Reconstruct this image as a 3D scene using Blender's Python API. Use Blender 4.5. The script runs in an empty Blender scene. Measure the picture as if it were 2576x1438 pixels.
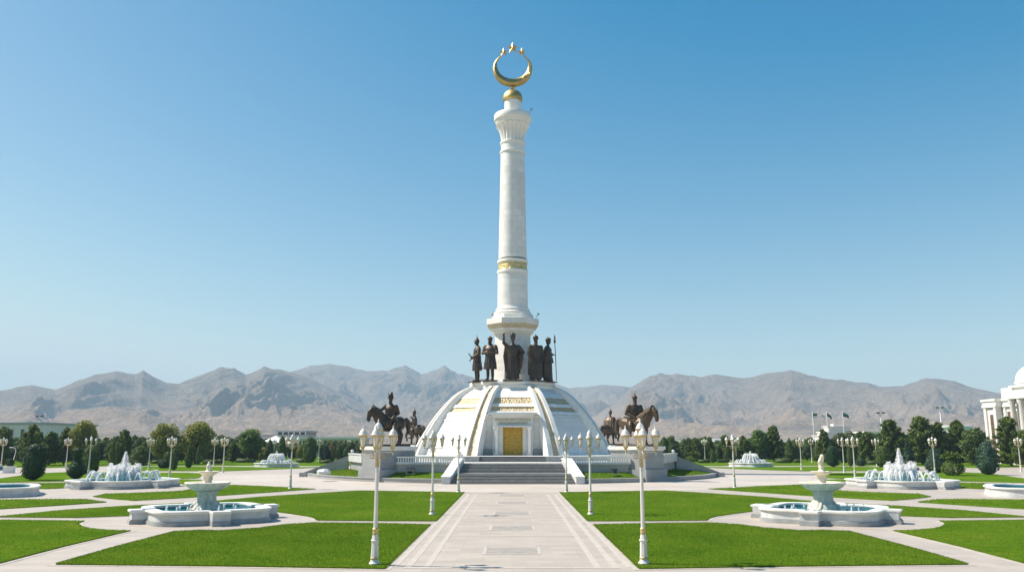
import bpy, bmesh, math, random
import numpy as np
from mathutils import Vector, Matrix, geometry

random.seed(7); rng = np.random.default_rng(7)
PI = math.pi; TAU = 2 * PI
S = bpy.context.scene
COL = S.collection

# ------------------------------------------------------------------ camera model (also used to survey the ground plan)
F = 2101.0; TH = math.radians(10.6); HC = 5.0
def ray(x, y):
    cx = (x - 1288) / F; cy = (719 - y) / F
    return (cx, math.cos(TH) - cy * math.sin(TH), math.sin(TH) + cy * math.cos(TH))
def gp(x, y, z=0.0):
    d = ray(x, y); t = (z - HC) / d[2]
    return (d[0] * t, d[1] * t)
def at(x, y, Y):
    d = ray(x, y); t = Y / d[1]
    return (d[0] * t, HC + d[2] * t)

# ------------------------------------------------------------------ materials
def mat(name, col=(.8, .8, .8), rough=.6, metal=0.0, spec=.5):
    m = bpy.data.materials.new(name); m.use_nodes = True
    b = m.node_tree.nodes['Principled BSDF']
    b.inputs['Base Color'].default_value = (*col, 1)
    b.inputs['Roughness'].default_value = rough
    b.inputs['Metallic'].default_value = metal
    b.inputs['Specular IOR Level'].default_value = spec
    return m
def N(m, t, **kw):
    n = m.node_tree.nodes.new(t)
    for k, v in kw.items():
        if k.startswith('i_'):
            n.inputs[k[2:].replace('_', ' ')].default_value = v
        else: setattr(n, k, v)
    return n
def L(m, a, b): m.node_tree.links.new(a, b)
def P(m): return m.node_tree.nodes['Principled BSDF']
def coords(m, kind='Object'): return N(m, 'ShaderNodeTexCoord').outputs[kind]
def noise(m, vec, scale, detail=4, rough=.55):
    n = N(m, 'ShaderNodeTexNoise'); n.inputs['Scale'].default_value = scale
    n.inputs['Detail'].default_value = detail; n.inputs['Roughness'].default_value = rough
    if vec is not None: L(m, vec, n.inputs['Vector'])
    return n.outputs['Fac']
def ramp(m, fac, stops):
    r = N(m, 'ShaderNodeValToRGB'); e = r.color_ramp.elements
    while len(e) < len(stops): e.new(.5)
    for i, (p, c) in enumerate(stops):
        e[i].position = p; e[i].color = (*c, 1) if len(c) == 3 else c
    L(m, fac, r.inputs['Fac']); return r.outputs['Color']
def mix(m, fac, a, b, mode='MIX'):
    x = N(m, 'ShaderNodeMix', data_type='RGBA', blend_type=mode)
    for sock, v in ((x.inputs[0], fac), (x.inputs[6], a), (x.inputs[7], b)):
        if isinstance(v, (int, float)): sock.default_value = v
        elif isinstance(v, tuple): sock.default_value = (*v, 1) if len(v) == 3 else v
        else: L(m, v, sock)
    return x.outputs[2]
def math_(m, op, a, b=0.0):
    x = N(m, 'ShaderNodeMath', operation=op)
    for s, v in ((x.inputs[0], a), (x.inputs[1], b)):
        if isinstance(v, (int, float)): s.default_value = v
        else: L(m, v, s)
    return x.outputs[0]
def bump(m, h, strength=.3, dist=.05):
    b = N(m, 'ShaderNodeBump'); b.inputs['Strength'].default_value = strength; b.inputs['Distance'].default_value = dist
    L(m, h, b.inputs['Height']); L(m, b.outputs['Normal'], P(m).inputs['Normal'])

def stone(name, base, var=.06, scale=1.2, rough=.55, speck=.05):
    m = mat(name, base, rough); v = coords(m)
    a = noise(m, v, scale, 6, .6); b = noise(m, v, scale * 14, 3, .7)
    lo = tuple(c * (1 - var * 2) for c in base); hi = tuple(min(1, c * (1 + var)) for c in base)
    c1 = ramp(m, a, [(.3, lo), (.65, hi)])
    c2 = mix(m, speck * 4, c1, ramp(m, b, [(.3, (.45, .45, .47)), (.7, (1, 1, 1))]), 'MULTIPLY')
    L(m, c2, P(m).inputs['Base Color']); bump(m, b, .12, .02)
    return m
def brick_cyl(name, base, R, bw, bh):
    m = mat(name, base, .5); v = coords(m)
    s = N(m, 'ShaderNodeSeparateXYZ'); L(m, v, s.inputs[0])
    ny = math_(m, 'MULTIPLY', s.outputs[1], -1.0)
    u = math_(m, 'MULTIPLY', math_(m, 'ARCTAN2', s.outputs[0], ny), R)
    c = N(m, 'ShaderNodeCombineXYZ'); L(m, u, c.inputs[0]); L(m, s.outputs[2], c.inputs[1])
    br = N(m, 'ShaderNodeTexBrick'); L(m, c.outputs[0], br.inputs['Vector'])
    br.inputs['Scale'].default_value = 1; br.inputs['Brick Width'].default_value = bw; br.inputs['Row Height'].default_value = bh
    br.inputs['Mortar Size'].default_value = .028; br.inputs['Mortar Smooth'].default_value = .2; br.inputs['Bias'].default_value = 0
    br.inputs['Color1'].default_value = (*[x * 1.03 for x in base], 1); br.inputs['Color2'].default_value = (*[x * .86 for x in base], 1)
    br.inputs['Mortar'].default_value = (*[x * .74 for x in base], 1)
    a = noise(m, v, .8, 6, .65)
    L(m, mix(m, .35, br.outputs['Color'], ramp(m, a, [(.3, (.72, .74, .76)), (.65, (1, 1, 1))]), 'MULTIPLY'), P(m).inputs['Base Color'])
    bump(m, noise(m, v, 12, 3), .08, .02)
    return m
def block_wall(name, base, bw, bh, axis='XZ', mort=.012, dark=.7):
    m = mat(name, base, .55); v = coords(m)
    s = N(m, 'ShaderNodeSeparateXYZ'); L(m, v, s.inputs[0])
    c = N(m, 'ShaderNodeCombineXYZ')
    if axis == 'XZ':
        L(m, math_(m, 'ADD', s.outputs[0], s.outputs[1]), c.inputs[0]); L(m, s.outputs[2], c.inputs[1])
    else:
        L(m, s.outputs[0], c.inputs[0]); L(m, s.outputs[1], c.inputs[1])
    br = N(m, 'ShaderNodeTexBrick'); L(m, c.outputs[0], br.inputs['Vector'])
    br.inputs['Scale'].default_value = 1; br.inputs['Brick Width'].default_value = bw; br.inputs['Row Height'].default_value = bh
    br.inputs['Mortar Size'].default_value = mort; br.inputs['Mortar Smooth'].default_value = .3
    br.inputs['Color1'].default_value = (*[x * 1.04 for x in base], 1); br.inputs['Color2'].default_value = (*[x * .9 for x in base], 1)
    br.inputs['Mortar'].default_value = (*[x * dark for x in base], 1)
    a = noise(m, v, .35, 7, .65); b = noise(m, v, 9, 4, .7)
    c1 = mix(m, .5, br.outputs['Color'], ramp(m, a, [(.3, (.78, .77, .76)), (.68, (1.0, 1.0, 1.0))]), 'MULTIPLY')
    c2 = mix(m, .3, c1, ramp(m, b, [(.3, (.7, .7, .7)), (.7, (1, 1, 1))]), 'MULTIPLY')
    L(m, c2, P(m).inputs['Base Color']); bump(m, b, .1, .02)
    return m

M = {}
M['marble'] = stone('white_marble', (.80, .775, .72), .05, .9, .5, .03)
M['shaft'] = brick_cyl('marble_column_blocks', (.79, .77, .725), 2.5, 1.75, 1.12)
M['panel'] = block_wall('marble_panel_blocks', (.82, .79, .735), 1.6, .62, 'XZ', .012, .8)
M['wall'] = block_wall('grey_marble_wall', (.37, .37, .365), 1.3, .7, 'XZ', .012, .7)
M['granite'] = stone('grey_granite', (.38, .385, .38), .1, 2.2, .5, .1)
M['step'] = stone('stair_stone', (.62, .60, .56), .1, 1.5, .55, .08)
M['riser'] = stone('stair_riser_shaded', (.075, .075, .075), .12, 1.5, .6, .08)  # near-black: the shade on the riser faces is painted into the colour
M['basin'] = stone('basin_marble', (.62, .62, .60), .10, 1.6, .45, .09)
M['weathered'] = stone('weathered_marble', (.64, .60, .51), .16, 2.4, .55, .1)
M['bowl'] = stone('carved_marble', (.76, .69, .56), .12, 3.5, .55, .1)
M['gold'] = mat('gilded_metal', (.66, .46, .17), .5, 1.0)
m = M['gold']; L(m, mix(m, 1.0, (.66, .46, .17), ramp(m, noise(m, coords(m), 1.3, 5), [(.3, (.72, .72, .72)), (.7, (1, 1, 1))]), 'MULTIPLY'), P(m).inputs['Base Color'])
def relief(name, a, b, scale, metal=.5):
    m = mat(name, a, .45, metal); v = coords(m)
    vo = N(m, 'ShaderNodeTexVoronoi'); vo.inputs['Scale'].default_value = scale; L(m, v, vo.inputs['Vector'])
    n = noise(m, v, scale * 1.6, 3, .6)
    h = math_(m, 'ADD', math_(m, 'MULTIPLY', vo.outputs['Distance'], 1.2), n)
    L(m, ramp(m, h, [(.45, b), (1.0, a)]), P(m).inputs['Base Color']); bump(m, h, .9, .12)
    return m
M['relief'] = relief('gold_relief', (.58, .46, .27), (.30, .215, .10), 3.2, .15)
M['lattice'] = relief('gold_lattice', (.62, .50, .22), (.22, .20, .09), 2.6, .5)
M['door'] = relief('carved_gilt_door', (.60, .37, .05), (.34, .19, .02), 5.0, .15)
M['doorframe'] = mat('door_gilt_frame', (.55, .38, .08), .4, .5)
M['bronze'] = mat('dark_bronze', (.105, .073, .05), .46, .45)
m = M['bronze']; v = coords(m)
L(m, ramp(m, noise(m, v, 1.7, 5), [(.3, (.032, .022, .015)), (.7, (.085, .058, .038))]), P(m).inputs['Base Color']); bump(m, noise(m, v, 16, 3), .25, .04)
M['bronze_light'] = mat('brown_bronze', (.2, .125, .07), .45, .45)
m = M['bronze_light']; v = coords(m)
L(m, ramp(m, noise(m, v, 1.7, 5), [(.3, (.045, .03, .018)), (.7, (.115, .076, .044))]), P(m).inputs['Base Color']); bump(m, noise(m, v, 16, 3), .25, .04)
M['paint'] = stone('white_lamp_paint', (.66, .635, .575), .05, 4, .4, .04)
M['lampgold'] = mat('lamp_gold_paint', (.52, .37, .12), .42, .35)
m = M['lampgold']; L(m, ramp(m, noise(m, coords(m), 22, 4), [(.38, (.36, .25, .07)), (.6, (.66, .52, .26))]), P(m).inputs['Base Color'])
M['glass'] = mat('frosted_lantern_glass', (.70, .655, .53), .25)
M['water'] = mat('pool_water', (.02, .15, .19), .06, 0, .5)
m = M['water']; v = coords(m); bump(m, noise(m, v, 3.5, 3), .25, .05)
L(m, ramp(m, noise(m, v, .6, 3), [(.35, (.012, .105, .14)), (.7, (.03, .23, .28))]), P(m).inputs['Base Color'])
M['tile'] = block_wall('blue_pool_tiles', (.05, .20, .25), .25, .25, 'XZ', .02, .6)
def water_spray():
    m = mat('fountain_spray', (.97, .96, .95), .5); t = m.node_tree
    tr = N(m, 'ShaderNodeBsdfTransparent'); tl = N(m, 'ShaderNodeBsdfTranslucent'); tl.inputs['Color'].default_value = (.98, .97, .96, 1)
    m1 = N(m, 'ShaderNodeMixShader'); m1.inputs[0].default_value = .5; L(m, P(m).outputs[0], m1.inputs[1]); L(m, tl.outputs[0], m1.inputs[2])
    m2 = N(m, 'ShaderNodeMixShader'); m2.inputs[0].default_value = .15; L(m, m1.outputs[0], m2.inputs[1]); L(m, tr.outputs[0], m2.inputs[2])
    L(m, m2.outputs[0], t.nodes['Material Output'].inputs['Surface']); return m
M['spray'] = water_spray()
M['plaza'] = block_wall('pale_paving', (.48, .41, .345), 1.5, .9, 'XY', .016, .84)
M['road'] = block_wall('pinkish_paving', (.40, .36, .32), 2.6, 1.3, 'XY', .014, .85)
M['walk'] = block_wall('pale_path_slabs', (.48, .41, .345), 1.2, .8, 'XY', .016, .84)
M['strip'] = stone('white_paving_strip', (.52, .455, .39), .06, 2, .6, .05)
M['inlay'] = stone('grey_granite_inlay', (.385, .335, .29), .1, 2, .55, .1)
M['edging'] = stone('lawn_edging_stone', (.52, .455, .385), .1, 1.2, .6, .08)
M['plinth'] = block_wall('plinth_stone', (.33, .335, .335), 1.6, .8, 'XZ', .012, .7)
M['tanband'] = relief('tan_relief', (.56, .48, .33), (.36, .29, .18), 3.0, .05)
M['kerb'] = stone('kerb_stone', (.62, .58, .52), .08, 3, .6, .08)

def lawn_mat():
    m = mat('lawn_turf', (.07, .14, .02), 1.0, 0, 0.0); v = coords(m)
    a = noise(m, v, .16, 5, .6); b = noise(m, v, 2.2, 5, .7); c = noise(m, v, 22, 3, .7)
    c1 = ramp(m, a, [(.3, (.072, .165, .010)), (.55, (.115, .21, .015)), (.75, (.175, .235, .026))])
    c2 = mix(m, .6, c1, ramp(m, b, [(.3, (.62, .66, .55)), (.65, (1.06, 1.03, 1.0))]), 'MULTIPLY')
    c3 = mix(m, .7, c2, ramp(m, c, [(.32, (.5, .52, .45)), (.66, (1.15, 1.1, 1.05))]), 'MULTIPLY')
    w = N(m, 'ShaderNodeTexWave', wave_type='BANDS', bands_direction='DIAGONAL'); w.inputs['Scale'].default_value = .28; w.inputs['Distortion'].default_value = 1.5; w.inputs['Detail'].default_value = 2
    L(m, v, w.inputs['Vector'])
    c4 = mix(m, .3, c3, ramp(m, w.outputs['Fac'], [(.3, (.82, .86, .8)), (.7, (1.06, 1.05, 1.0))]), 'MULTIPLY')
    dry = ramp(m, noise(m, v, .55, 5, .7), [(.58, (0, 0, 0)), (.72, (.55, .55, .55))])
    c5 = mix(m, dry, c4, (.20, .21, .03))
    L(m, c5, P(m).inputs['Base Color']); bump(m, c, .8, .06)
    return m
M['lawn'] = lawn_mat()
def leaf(name, a, b, tl=.35, rough=.55, scale=.9, spec=.3, wr=.55, wn=.6):
    m = mat(name, a, rough, 0, spec); v = coords(m)
    g = N(m, 'ShaderNodeNewGeometry').outputs['Random Per Island']
    f = math_(m, 'ADD', math_(m, 'MULTIPLY', g, wr), math_(m, 'MULTIPLY', noise(m, v, scale, 4, .6), wn))
    c = ramp(m, f, [(.25, a), (.85, b)]); L(m, c, P(m).inputs['Base Color'])
    t = N(m, 'ShaderNodeBsdfTranslucent'); L(m, c, t.inputs['Color'])
    x = N(m, 'ShaderNodeMixShader'); x.inputs[0].default_value = tl
    L(m, P(m).outputs[0], x.inputs[1]); L(m, t.outputs[0], x.inputs[2])
    L(m, x.outputs[0], m.node_tree.nodes['Material Output'].inputs['Surface'])
    return m
M['blade'] = leaf('grass_blades', (.065, .145, .010), (.20, .275, .026), .3, .9, .33, .0, .32, 1.0)
M['pine'] = leaf('pine_needles', (.026, .064, .012), (.20, .26, .042), .3)
M['darkleaf'] = leaf('dark_evergreen', (.028, .066, .012), (.15, .21, .045), .3)
M['topiary'] = leaf('clipped_juniper', (.009, .034, .012), (.040, .100, .030), .16)
M['bluespruce'] = leaf('blue_juniper', (.022, .060, .036), (.085, .150, .090), .18)
M['green'] = leaf('fresh_leaves', (.06, .12, .016), (.16, .25, .04), .35)
M['yellow'] = leaf('yellow_green_leaves', (.12, .155, .016), (.32, .32, .05), .4)
M['orange'] = leaf('autumn_leaves', (.16, .12, .03), (.30, .22, .05), .4)
M['hedge'] = leaf('hedge_leaves', (.05, .085, .02), (.13, .17, .045), .3)
M['bark'] = stone('bark', (.10, .075, .055), .25, 4, .9, .1)
M['redbark'] = stone('reddish_bark', (.26, .13, .08), .25, 4, .9, .1)
M['bwhite'] = stone('white_render', (.80, .77, .73), .03, .3, .7, .02)
M['bpink'] = stone('pinkish_white_cladding', (.74, .68, .65), .03, .3, .6, .02)
M['bgrey'] = stone('pale_grey_render', (.64, .62, .59), .05, .2, .8, .02)
M['bdark'] = mat('dark_facade_glass', (.07, .06, .05), .25)
M['bbrown'] = mat('brown_window_glass', (.13, .085, .055), .2)
M['bpale'] = stone('pale_render', (.88, .76, .73), .04, .2, .8, .02)
M['nosing'] = stone('stair_nosing_lit', (.42, .41, .39), .1, 1.5, .55, .08)  # paler than the risers: light caught by the step edges, put into the colour
M['broof'] = mat('flat_roof', (.42, .42, .42), .8)
M['metal'] = mat('grey_metal', (.35, .36, .36), .5, .6)
M['black'] = mat('dark_housing', (.03, .035, .03), .5)
M['flag'] = mat('green_flag', (.012, .10, .055), .7)
M['flagw'] = mat('white_flag', (.75, .75, .74), .7)

# ------------------------------------------------------------------ object helpers
def link(o, parent=None):
    COL.objects.link(o)
    if parent is not None: o.parent = parent
    return o
def tag(o, label=None, cat=None, group=None, kind=None):
    for k, v in (('label', label), ('category', cat), ('group', group), ('kind', kind)):
        if v: o[k] = v
    return o
def empty(name, loc=(0, 0, 0), rz=0.0):
    o = bpy.data.objects.new(name, None); o.empty_display_size = .5
    o.location = loc; o.rotation_euler = (0, 0, rz); return link(o)
def copy_tree(o, parent=None):
    c = o.copy(); link(c)
    if parent is not None: c.parent = parent
    for ch in o.children: copy_tree(ch, c)
    return c
def finish(me, smooth=None):
    if smooth is not None:
        me.shade_smooth(); me.set_sharp_from_angle(angle=math.radians(smooth))
class MB:
    def __init__(s): s.v = []; s.f = []
    def add(s, vs, fs, T=None):
        n = len(s.v)
        s.v += [tuple(T @ Vector(v)) for v in vs] if T is not None else [tuple(v) for v in vs]
        s.f += [tuple(i + n for i in f) for f in fs]; return s
    def box(s, x0, x1, y0, y1, z0, z1, T=None):
        vs = [(x, y, z) for z in (z0, z1) for y in (y0, y1) for x in (x0, x1)]
        return s.add(vs, [(0, 2, 3, 1), (4, 5, 7, 6), (0, 1, 5, 4), (2, 6, 7, 3), (0, 4, 6, 2), (1, 3, 7, 5)], T)
    def prism(s, poly, z0, z1, T=None):
        a = sum(poly[i][0] * poly[(i + 1) % len(poly)][1] - poly[(i + 1) % len(poly)][0] * poly[i][1] for i in range(len(poly)))
        if a < 0: poly = poly[::-1]
        n = len(poly); g = lambda z, p: z(p) if callable(z) else z
        vs = [(p[0], p[1], g(z0, p)) for p in poly] + [(p[0], p[1], g(z1, p)) for p in poly]
        return s.add(vs, [tuple(range(n - 1, -1, -1)), tuple(range(n, 2 * n))] + [(i, (i + 1) % n, n + (i + 1) % n, n + i) for i in range(n)], T)
    def lathe(s, prof, n=32, T=None, rfun=None, rot=0.0, capb=True, capt=True):
        vs = []; fs = []
        for (r, z) in prof:
            for k in range(n):
                a = rot + TAU * k / n; rr = r if rfun is None else rfun(r, z, a)
                vs.append((rr * math.cos(a), rr * math.sin(a), z))
        for i in range(len(prof) - 1):
            for k in range(n):
                k2 = (k + 1) % n
                fs.append((i * n + k, i * n + k2, (i + 1) * n + k2, (i + 1) * n + k))
        if capb: fs.append(tuple(range(n - 1, -1, -1)))
        if capt: fs.append(tuple(range((len(prof) - 1) * n, len(prof) * n)))
        return s.add(vs, fs, T)
    def tube(s, pts, rad, n=10, T=None, flat=1.0, up=None):
        """Tapered tube through pts; rad: radii or (rx, ry) pairs; capped with rounded ends."""
        P_ = [Vector(p) for p in pts]; vs = []; fs = []
        rad = [r if isinstance(r, tuple) else (r, r) for r in rad]
        # rounded ends
        d0 = (P_[0] - P_[1]).normalized(); d1 = (P_[-1] - P_[-2]).normalized()
        r0, r1 = min(rad[0]), min(rad[-1])
        PP = [P_[0] + d0 * r0 * .75] + P_ + [P_[-1] + d1 * r1 * .75]
        RR = [(rad[0][0] * .5, rad[0][1] * .5)] + rad + [(rad[-1][0] * .5, rad[-1][1] * .5)]
        ref = Vector(up) if up is not None else None
        for i, p in enumerate(PP):
            t = (PP[min(i + 1, len(PP) - 1)] - PP[max(i - 1, 0)]).normalized()
            if ref is None: ref = Vector((1, 0, 0)) if abs(t.x) < .8 else Vector((0, 1, 0))
            u = (ref - t * ref.dot(t)).normalized(); w = t.cross(u)
            if up is None: ref = u
            for k in range(n):
                a = TAU * k / n
                vs.append(p + u * (RR[i][0] * math.cos(a)) + w * (RR[i][1] * math.sin(a)))
        m_ = len(PP)
        for i in range(m_ - 1):
            for k in range(n):
                k2 = (k + 1) % n
                fs.append((i * n + k, i * n + k2, (i + 1) * n + k2, (i + 1) * n + k))
        fs.append(tuple(range(n - 1, -1, -1))); fs.append(tuple(range((m_ - 1) * n, m_ * n)))
        return s.add(vs, fs, T)
    def ball(s, c, r, n=12, T=None):
        r = r if isinstance(r, tuple) else (r, r, r); pr = []
        for i in range(1, n // 2 + 1):
            a = PI * i / (n // 2 + 1); pr.append((math.sin(a), -math.cos(a)))
        T2 = Matrix.Translation(c) @ Matrix.Diagonal((*r, 1))
        return s.lathe([(.02, -1)] + pr + [(.02, 1)], n, (T @ T2) if T is not None else T2)
    def mesh(s, name, smooth=None):
        me = bpy.data.meshes.new(name); me.from_pydata(s.v, [], s.f); me.update()
        finish(me, smooth); return me
    def build(s, name, m, parent=None, smooth=None, loc=None, rz=0):
        me = s.mesh(name, smooth)
        if m: me.materials.append(m)
        o = bpy.data.objects.new(name, me)
        if loc is not None: o.location = loc
        o.rotation_euler.z = rz
        return link(o, parent)
def T3(x=0, y=0, z=0, rz=0): return Matrix.Translation((x, y, z)) @ Matrix.Rotation(rz, 4, 'Z')
def np_mesh(name, V, Fc):
    me = bpy.data.meshes.new(name); k = Fc.shape[1]
    me.vertices.add(len(V)); me.vertices.foreach_set('co', V.astype(np.float32).ravel())
    me.loops.add(Fc.size); me.loops.foreach_set('vertex_index', Fc.astype(np.int32).ravel())
    me.polygons.add(len(Fc)); me.polygons.foreach_set('loop_start', np.arange(0, Fc.size, k, dtype=np.int32))
    me.polygons.foreach_set('loop_total', np.full(len(Fc), k, dtype=np.int32))
    me.update(calc_edges=True); me.validate(); return me
def mobj(name, me, m, parent=None):
    if not me.materials: me.materials.append(m)
    return link(bpy.data.objects.new(name, me), parent)
def lerp(tab, z):
    if z <= tab[0][0]: return tab[0][1]
    for (a, b), (c, d) in zip(tab, tab[1:]):
        if z <= c: return b + (d - b) * (z - a) / (c - a)
    return tab[-1][1]

def mirror(poly): return [(-x, y) for x, y in poly]
# ------------------------------------------------------------------ camera, sky, sun
cam = bpy.data.cameras.new('camera'); cam.sensor_width = 36; cam.lens = F / 2576 * 36; cam.clip_end = 30000; cam.clip_start = .5
co = link(bpy.data.objects.new('camera', cam)); co.location = (0, 0, HC); co.rotation_euler = (PI / 2 + TH, 0, 0); S.camera = co
EL = math.radians(50); AZ = math.radians(8)                # sun to the left, a little behind the monument
sd = Vector((-math.cos(AZ) * math.cos(EL), math.sin(AZ) * math.cos(EL), math.sin(EL)))
sun = bpy.data.lights.new('sun', 'SUN'); sun.energy = 5.0; sun.angle = math.radians(.5); sun.color = (1, .93, .82)
so = link(bpy.data.objects.new('sun', sun)); so.rotation_euler = sd.to_track_quat('Z', 'Y').to_euler(); so.location = (-60, 10, 80)
W = bpy.data.worlds.new('World'); S.world = W; W.use_nodes = True
nt = W.node_tree; sky = nt.nodes.new('ShaderNodeTexSky'); sky.sky_type = 'NISHITA'; sky.sun_disc = False
sky.sun_elevation = EL; sky.sun_rotation = math.atan2(sd.x, sd.y); sky.altitude = 0
sky.air_density = 1.0; sky.dust_density = .8; sky.ozone_density = 1.5
sp_ = nt.nodes.new('ShaderNodeSeparateColor'); cb_ = nt.nodes.new('ShaderNodeCombineColor'); nt.links.new(sky.outputs[0], sp_.inputs[0])
for i, (g_, o_, t_) in enumerate(((1.58, -2.0, 5.4), (1.27, -.78, 6.3), (.88, .8, 6.6))):       # a clear, deep blue film sky
    q = nt.nodes.new('ShaderNodeMath'); q.operation = 'MULTIPLY_ADD'; q.inputs[1].default_value = g_; q.inputs[2].default_value = o_
    mx = nt.nodes.new('ShaderNodeMath'); mx.operation = 'MAXIMUM'; mx.inputs[1].default_value = .02
    sm = nt.nodes.new('ShaderNodeMath'); sm.operation = 'SMOOTH_MIN'; sm.inputs[1].default_value = t_; sm.inputs[2].default_value = 1.2
    nt.links.new(sp_.outputs[i], q.inputs[0]); nt.links.new(q.outputs[0], mx.inputs[0]); nt.links.new(mx.outputs[0], sm.inputs[0]); nt.links.new(sm.outputs[0], cb_.inputs[i])
nt.links.new(cb_.outputs[0], nt.nodes['Background'].inputs[0])
nt.nodes['Background'].inputs[1].default_value = .085
S.view_settings.view_transform = 'Standard'; S.view_settings.look = 'None'; S.view_settings.exposure = 0.68; S.view_settings.gamma = 1
S.render.engine = 'CYCLES'; S.cycles.max_bounces = 7; S.cycles.volume_bounces = 0; S.cycles.transparent_max_bounces = 12
S.cycles.use_denoising = True; S.cycles.caustics_reflective = False; S.cycles.caustics_refractive = False

# ------------------------------------------------------------------ ground
def perlin(x, y, seed=0):
    r = np.random.default_rng(seed); p = r.permutation(512); p = np.concatenate([p, p]); ang = r.random(512) * TAU
    xi = np.floor(x).astype(int); yi = np.floor(y).astype(int); xf = x - xi; yf = y - yi
    def gr(ix, iy, dx, dy):
        a = ang[p[(p[ix & 511] + iy) & 511]]; return np.cos(a) * dx + np.sin(a) * dy
    u = xf ** 3 * (xf * (xf * 6 - 15) + 10); w = yf ** 3 * (yf * (yf * 6 - 15) + 10)
    n00 = gr(xi, yi, xf, yf); n10 = gr(xi + 1, yi, xf - 1, yf); n01 = gr(xi, yi + 1, xf, yf - 1); n11 = gr(xi + 1, yi + 1, xf - 1, yf - 1)
    return ((n00 * (1 - u) + n10 * u) * (1 - w) + (n01 * (1 - u) + n11 * u) * w) * 1.5
def ridged(x, y, oct_=6, seed=0, gain=.5, lac=2.1):
    out = np.zeros_like(x); a = 1.0; wgt = np.ones_like(x); tot = 0
    for i in range(oct_):
        n = (1 - np.abs(perlin(x, y, seed + i))) ** 2; out += a * n * wgt; wgt = np.clip(n * 1.3, 0, 1); tot += a
        a *= gain; x = x * lac + 3.1; y = y * lac - 1.7
    return out / tot
def fbm(x, y, oct_=5, seed=0, gain=.5):
    o = 0; a = 1.0
    for i in range(oct_): o = o + a * perlin(x, y, seed + i); a *= gain; x = x * 2.03 + 5; y = y * 2.03 - 7
    return o

def sheet(name, poly, z, m, kind='structure'):
    me = bpy.data.meshes.new(name); me.from_pydata([(x, y, z) for x, y in poly], [], [tuple(range(len(poly)))]); me.update()
    if me.polygons[0].normal.z < 0: me.flip_normals()
    o = mobj(name, me, m); o['kind'] = kind; return o
m = M['plain'] = mat('dry_plain', (.30, .25, .19), .95); v = coords(m)
n1 = noise(m, v, .004, 6, .6); n2 = noise(m, v, .05, 5, .7)
c1 = ramp(m, n1, [(.35, (.33, .275, .215)), (.5, (.27, .235, .17)), (.62, (.15, .165, .10))])
L(m, mix(m, .5, c1, ramp(m, n2, [(.35, (.6, .62, .58)), (.65, (1.1, 1.08, 1.05))]), 'MULTIPLY'), P(m).inputs['Base Color'])
sheet('ground', [(-9000, -600), (9000, -600), (9000, 9000), (-9000, 9000)], -.05, M['plain'])
sheet('plaza_paving', [(-130, -10), (130, -10), (130, 186), (-130, 186)], 0.0, M['plaza'])
sheet('central_path', [(-4.9, -5), (4.9, -5), (4.9, 104.5), (-4.9, 104.5)], .004, M['walk'])
sheet('cross_path', [(-60, 0), (60, 0), (60, 33.6), (-60, 33.6)], .008, M['walk'])
# ring road round the monument with worn curved seams
m = M['ringroad'] = mat('ring_road_paving', (.50, .46, .42), .6); v = coords(m)
s_ = N(m, 'ShaderNodeSeparateXYZ'); L(m, v, s_.inputs[0])
rr = math_(m, 'SQRT', math_(m, 'ADD', math_(m, 'MULTIPLY', s_.outputs[0], s_.outputs[0]), math_(m, 'MULTIPLY', s_.outputs[1], s_.outputs[1])))
st = math_(m, 'FRACT', math_(m, 'MULTIPLY', rr, .33))
seam = ramp(m, st, [(.0, (.74, .74, .74)), (.03, (1, 1, 1)), (.97, (1, 1, 1)), (1.0, (.74, .74, .74))])
bl = ramp(m, noise(m, v, .12, 6, .65), [(.32, (.46, .395, .335)), (.66, (.57, .495, .425))])
L(m, mix(m, .6, mix(m, .8, bl, seam, 'MULTIPLY'), ramp(m, noise(m, v, 6, 4, .7), [(.35, (.8, .8, .8)), (.65, (1, 1, 1))]), 'MULTIPLY'), P(m).inputs['Base Color'])
ring = [(49 * math.cos(a), 49 * math.sin(a)) for a in np.linspace(-PI, 0, 60)]
ro = sheet('ring_road', ring, .006, M['ringroad']); ro.location = (0, 137, 0)
# white strips and granite inlays of the central path
sb = MB(); zs = .012
for x0, x1 in ((-4.9, -4.68), (-4.38, -4.1), (-3.62, -3.36), (3.36, 3.62), (4.1, 4.38), (4.68, 4.9)):
    sb.prism([(x0, 35.6), (x1, 35.6), (x1, 84.5), (x0, 84.5)], zs - .008, zs)
for y in (35.3, 46.9, 58.3, 70.0, 84.8):
    sb.prism([(-4.4, y), (4.4, y), (4.4, y + .28), (-4.4, y + .28)], zs - .006, zs + .003)
for y in (39.6, 50.2, 60.6, 71.5, 81.5):
    for a in ((-1.35, -1.2, y, y + 2.6), (1.2, 1.35, y, y + 2.6), (-1.2, 1.2, y, y + .15), (-1.2, 1.2, y + 2.45, y + 2.6)):
        sb.prism([(a[0], a[2]), (a[1], a[2]), (a[1], a[3]), (a[0], a[3])], zs - .006, zs + .004)
o = sb.build('path_markings', M['strip']); o['kind'] = 'structure'
ib = MB()
for y in (39.6, 50.2, 60.6, 71.5, 81.5): ib.prism([(-1.2, y + .15), (1.2, y + .15), (1.2, y + 2.45), (-1.2, y + 2.45)], zs - .006, zs + .002)
o = ib.build('path_inlay', M['inlay']); o['kind'] = 'structure'

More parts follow.
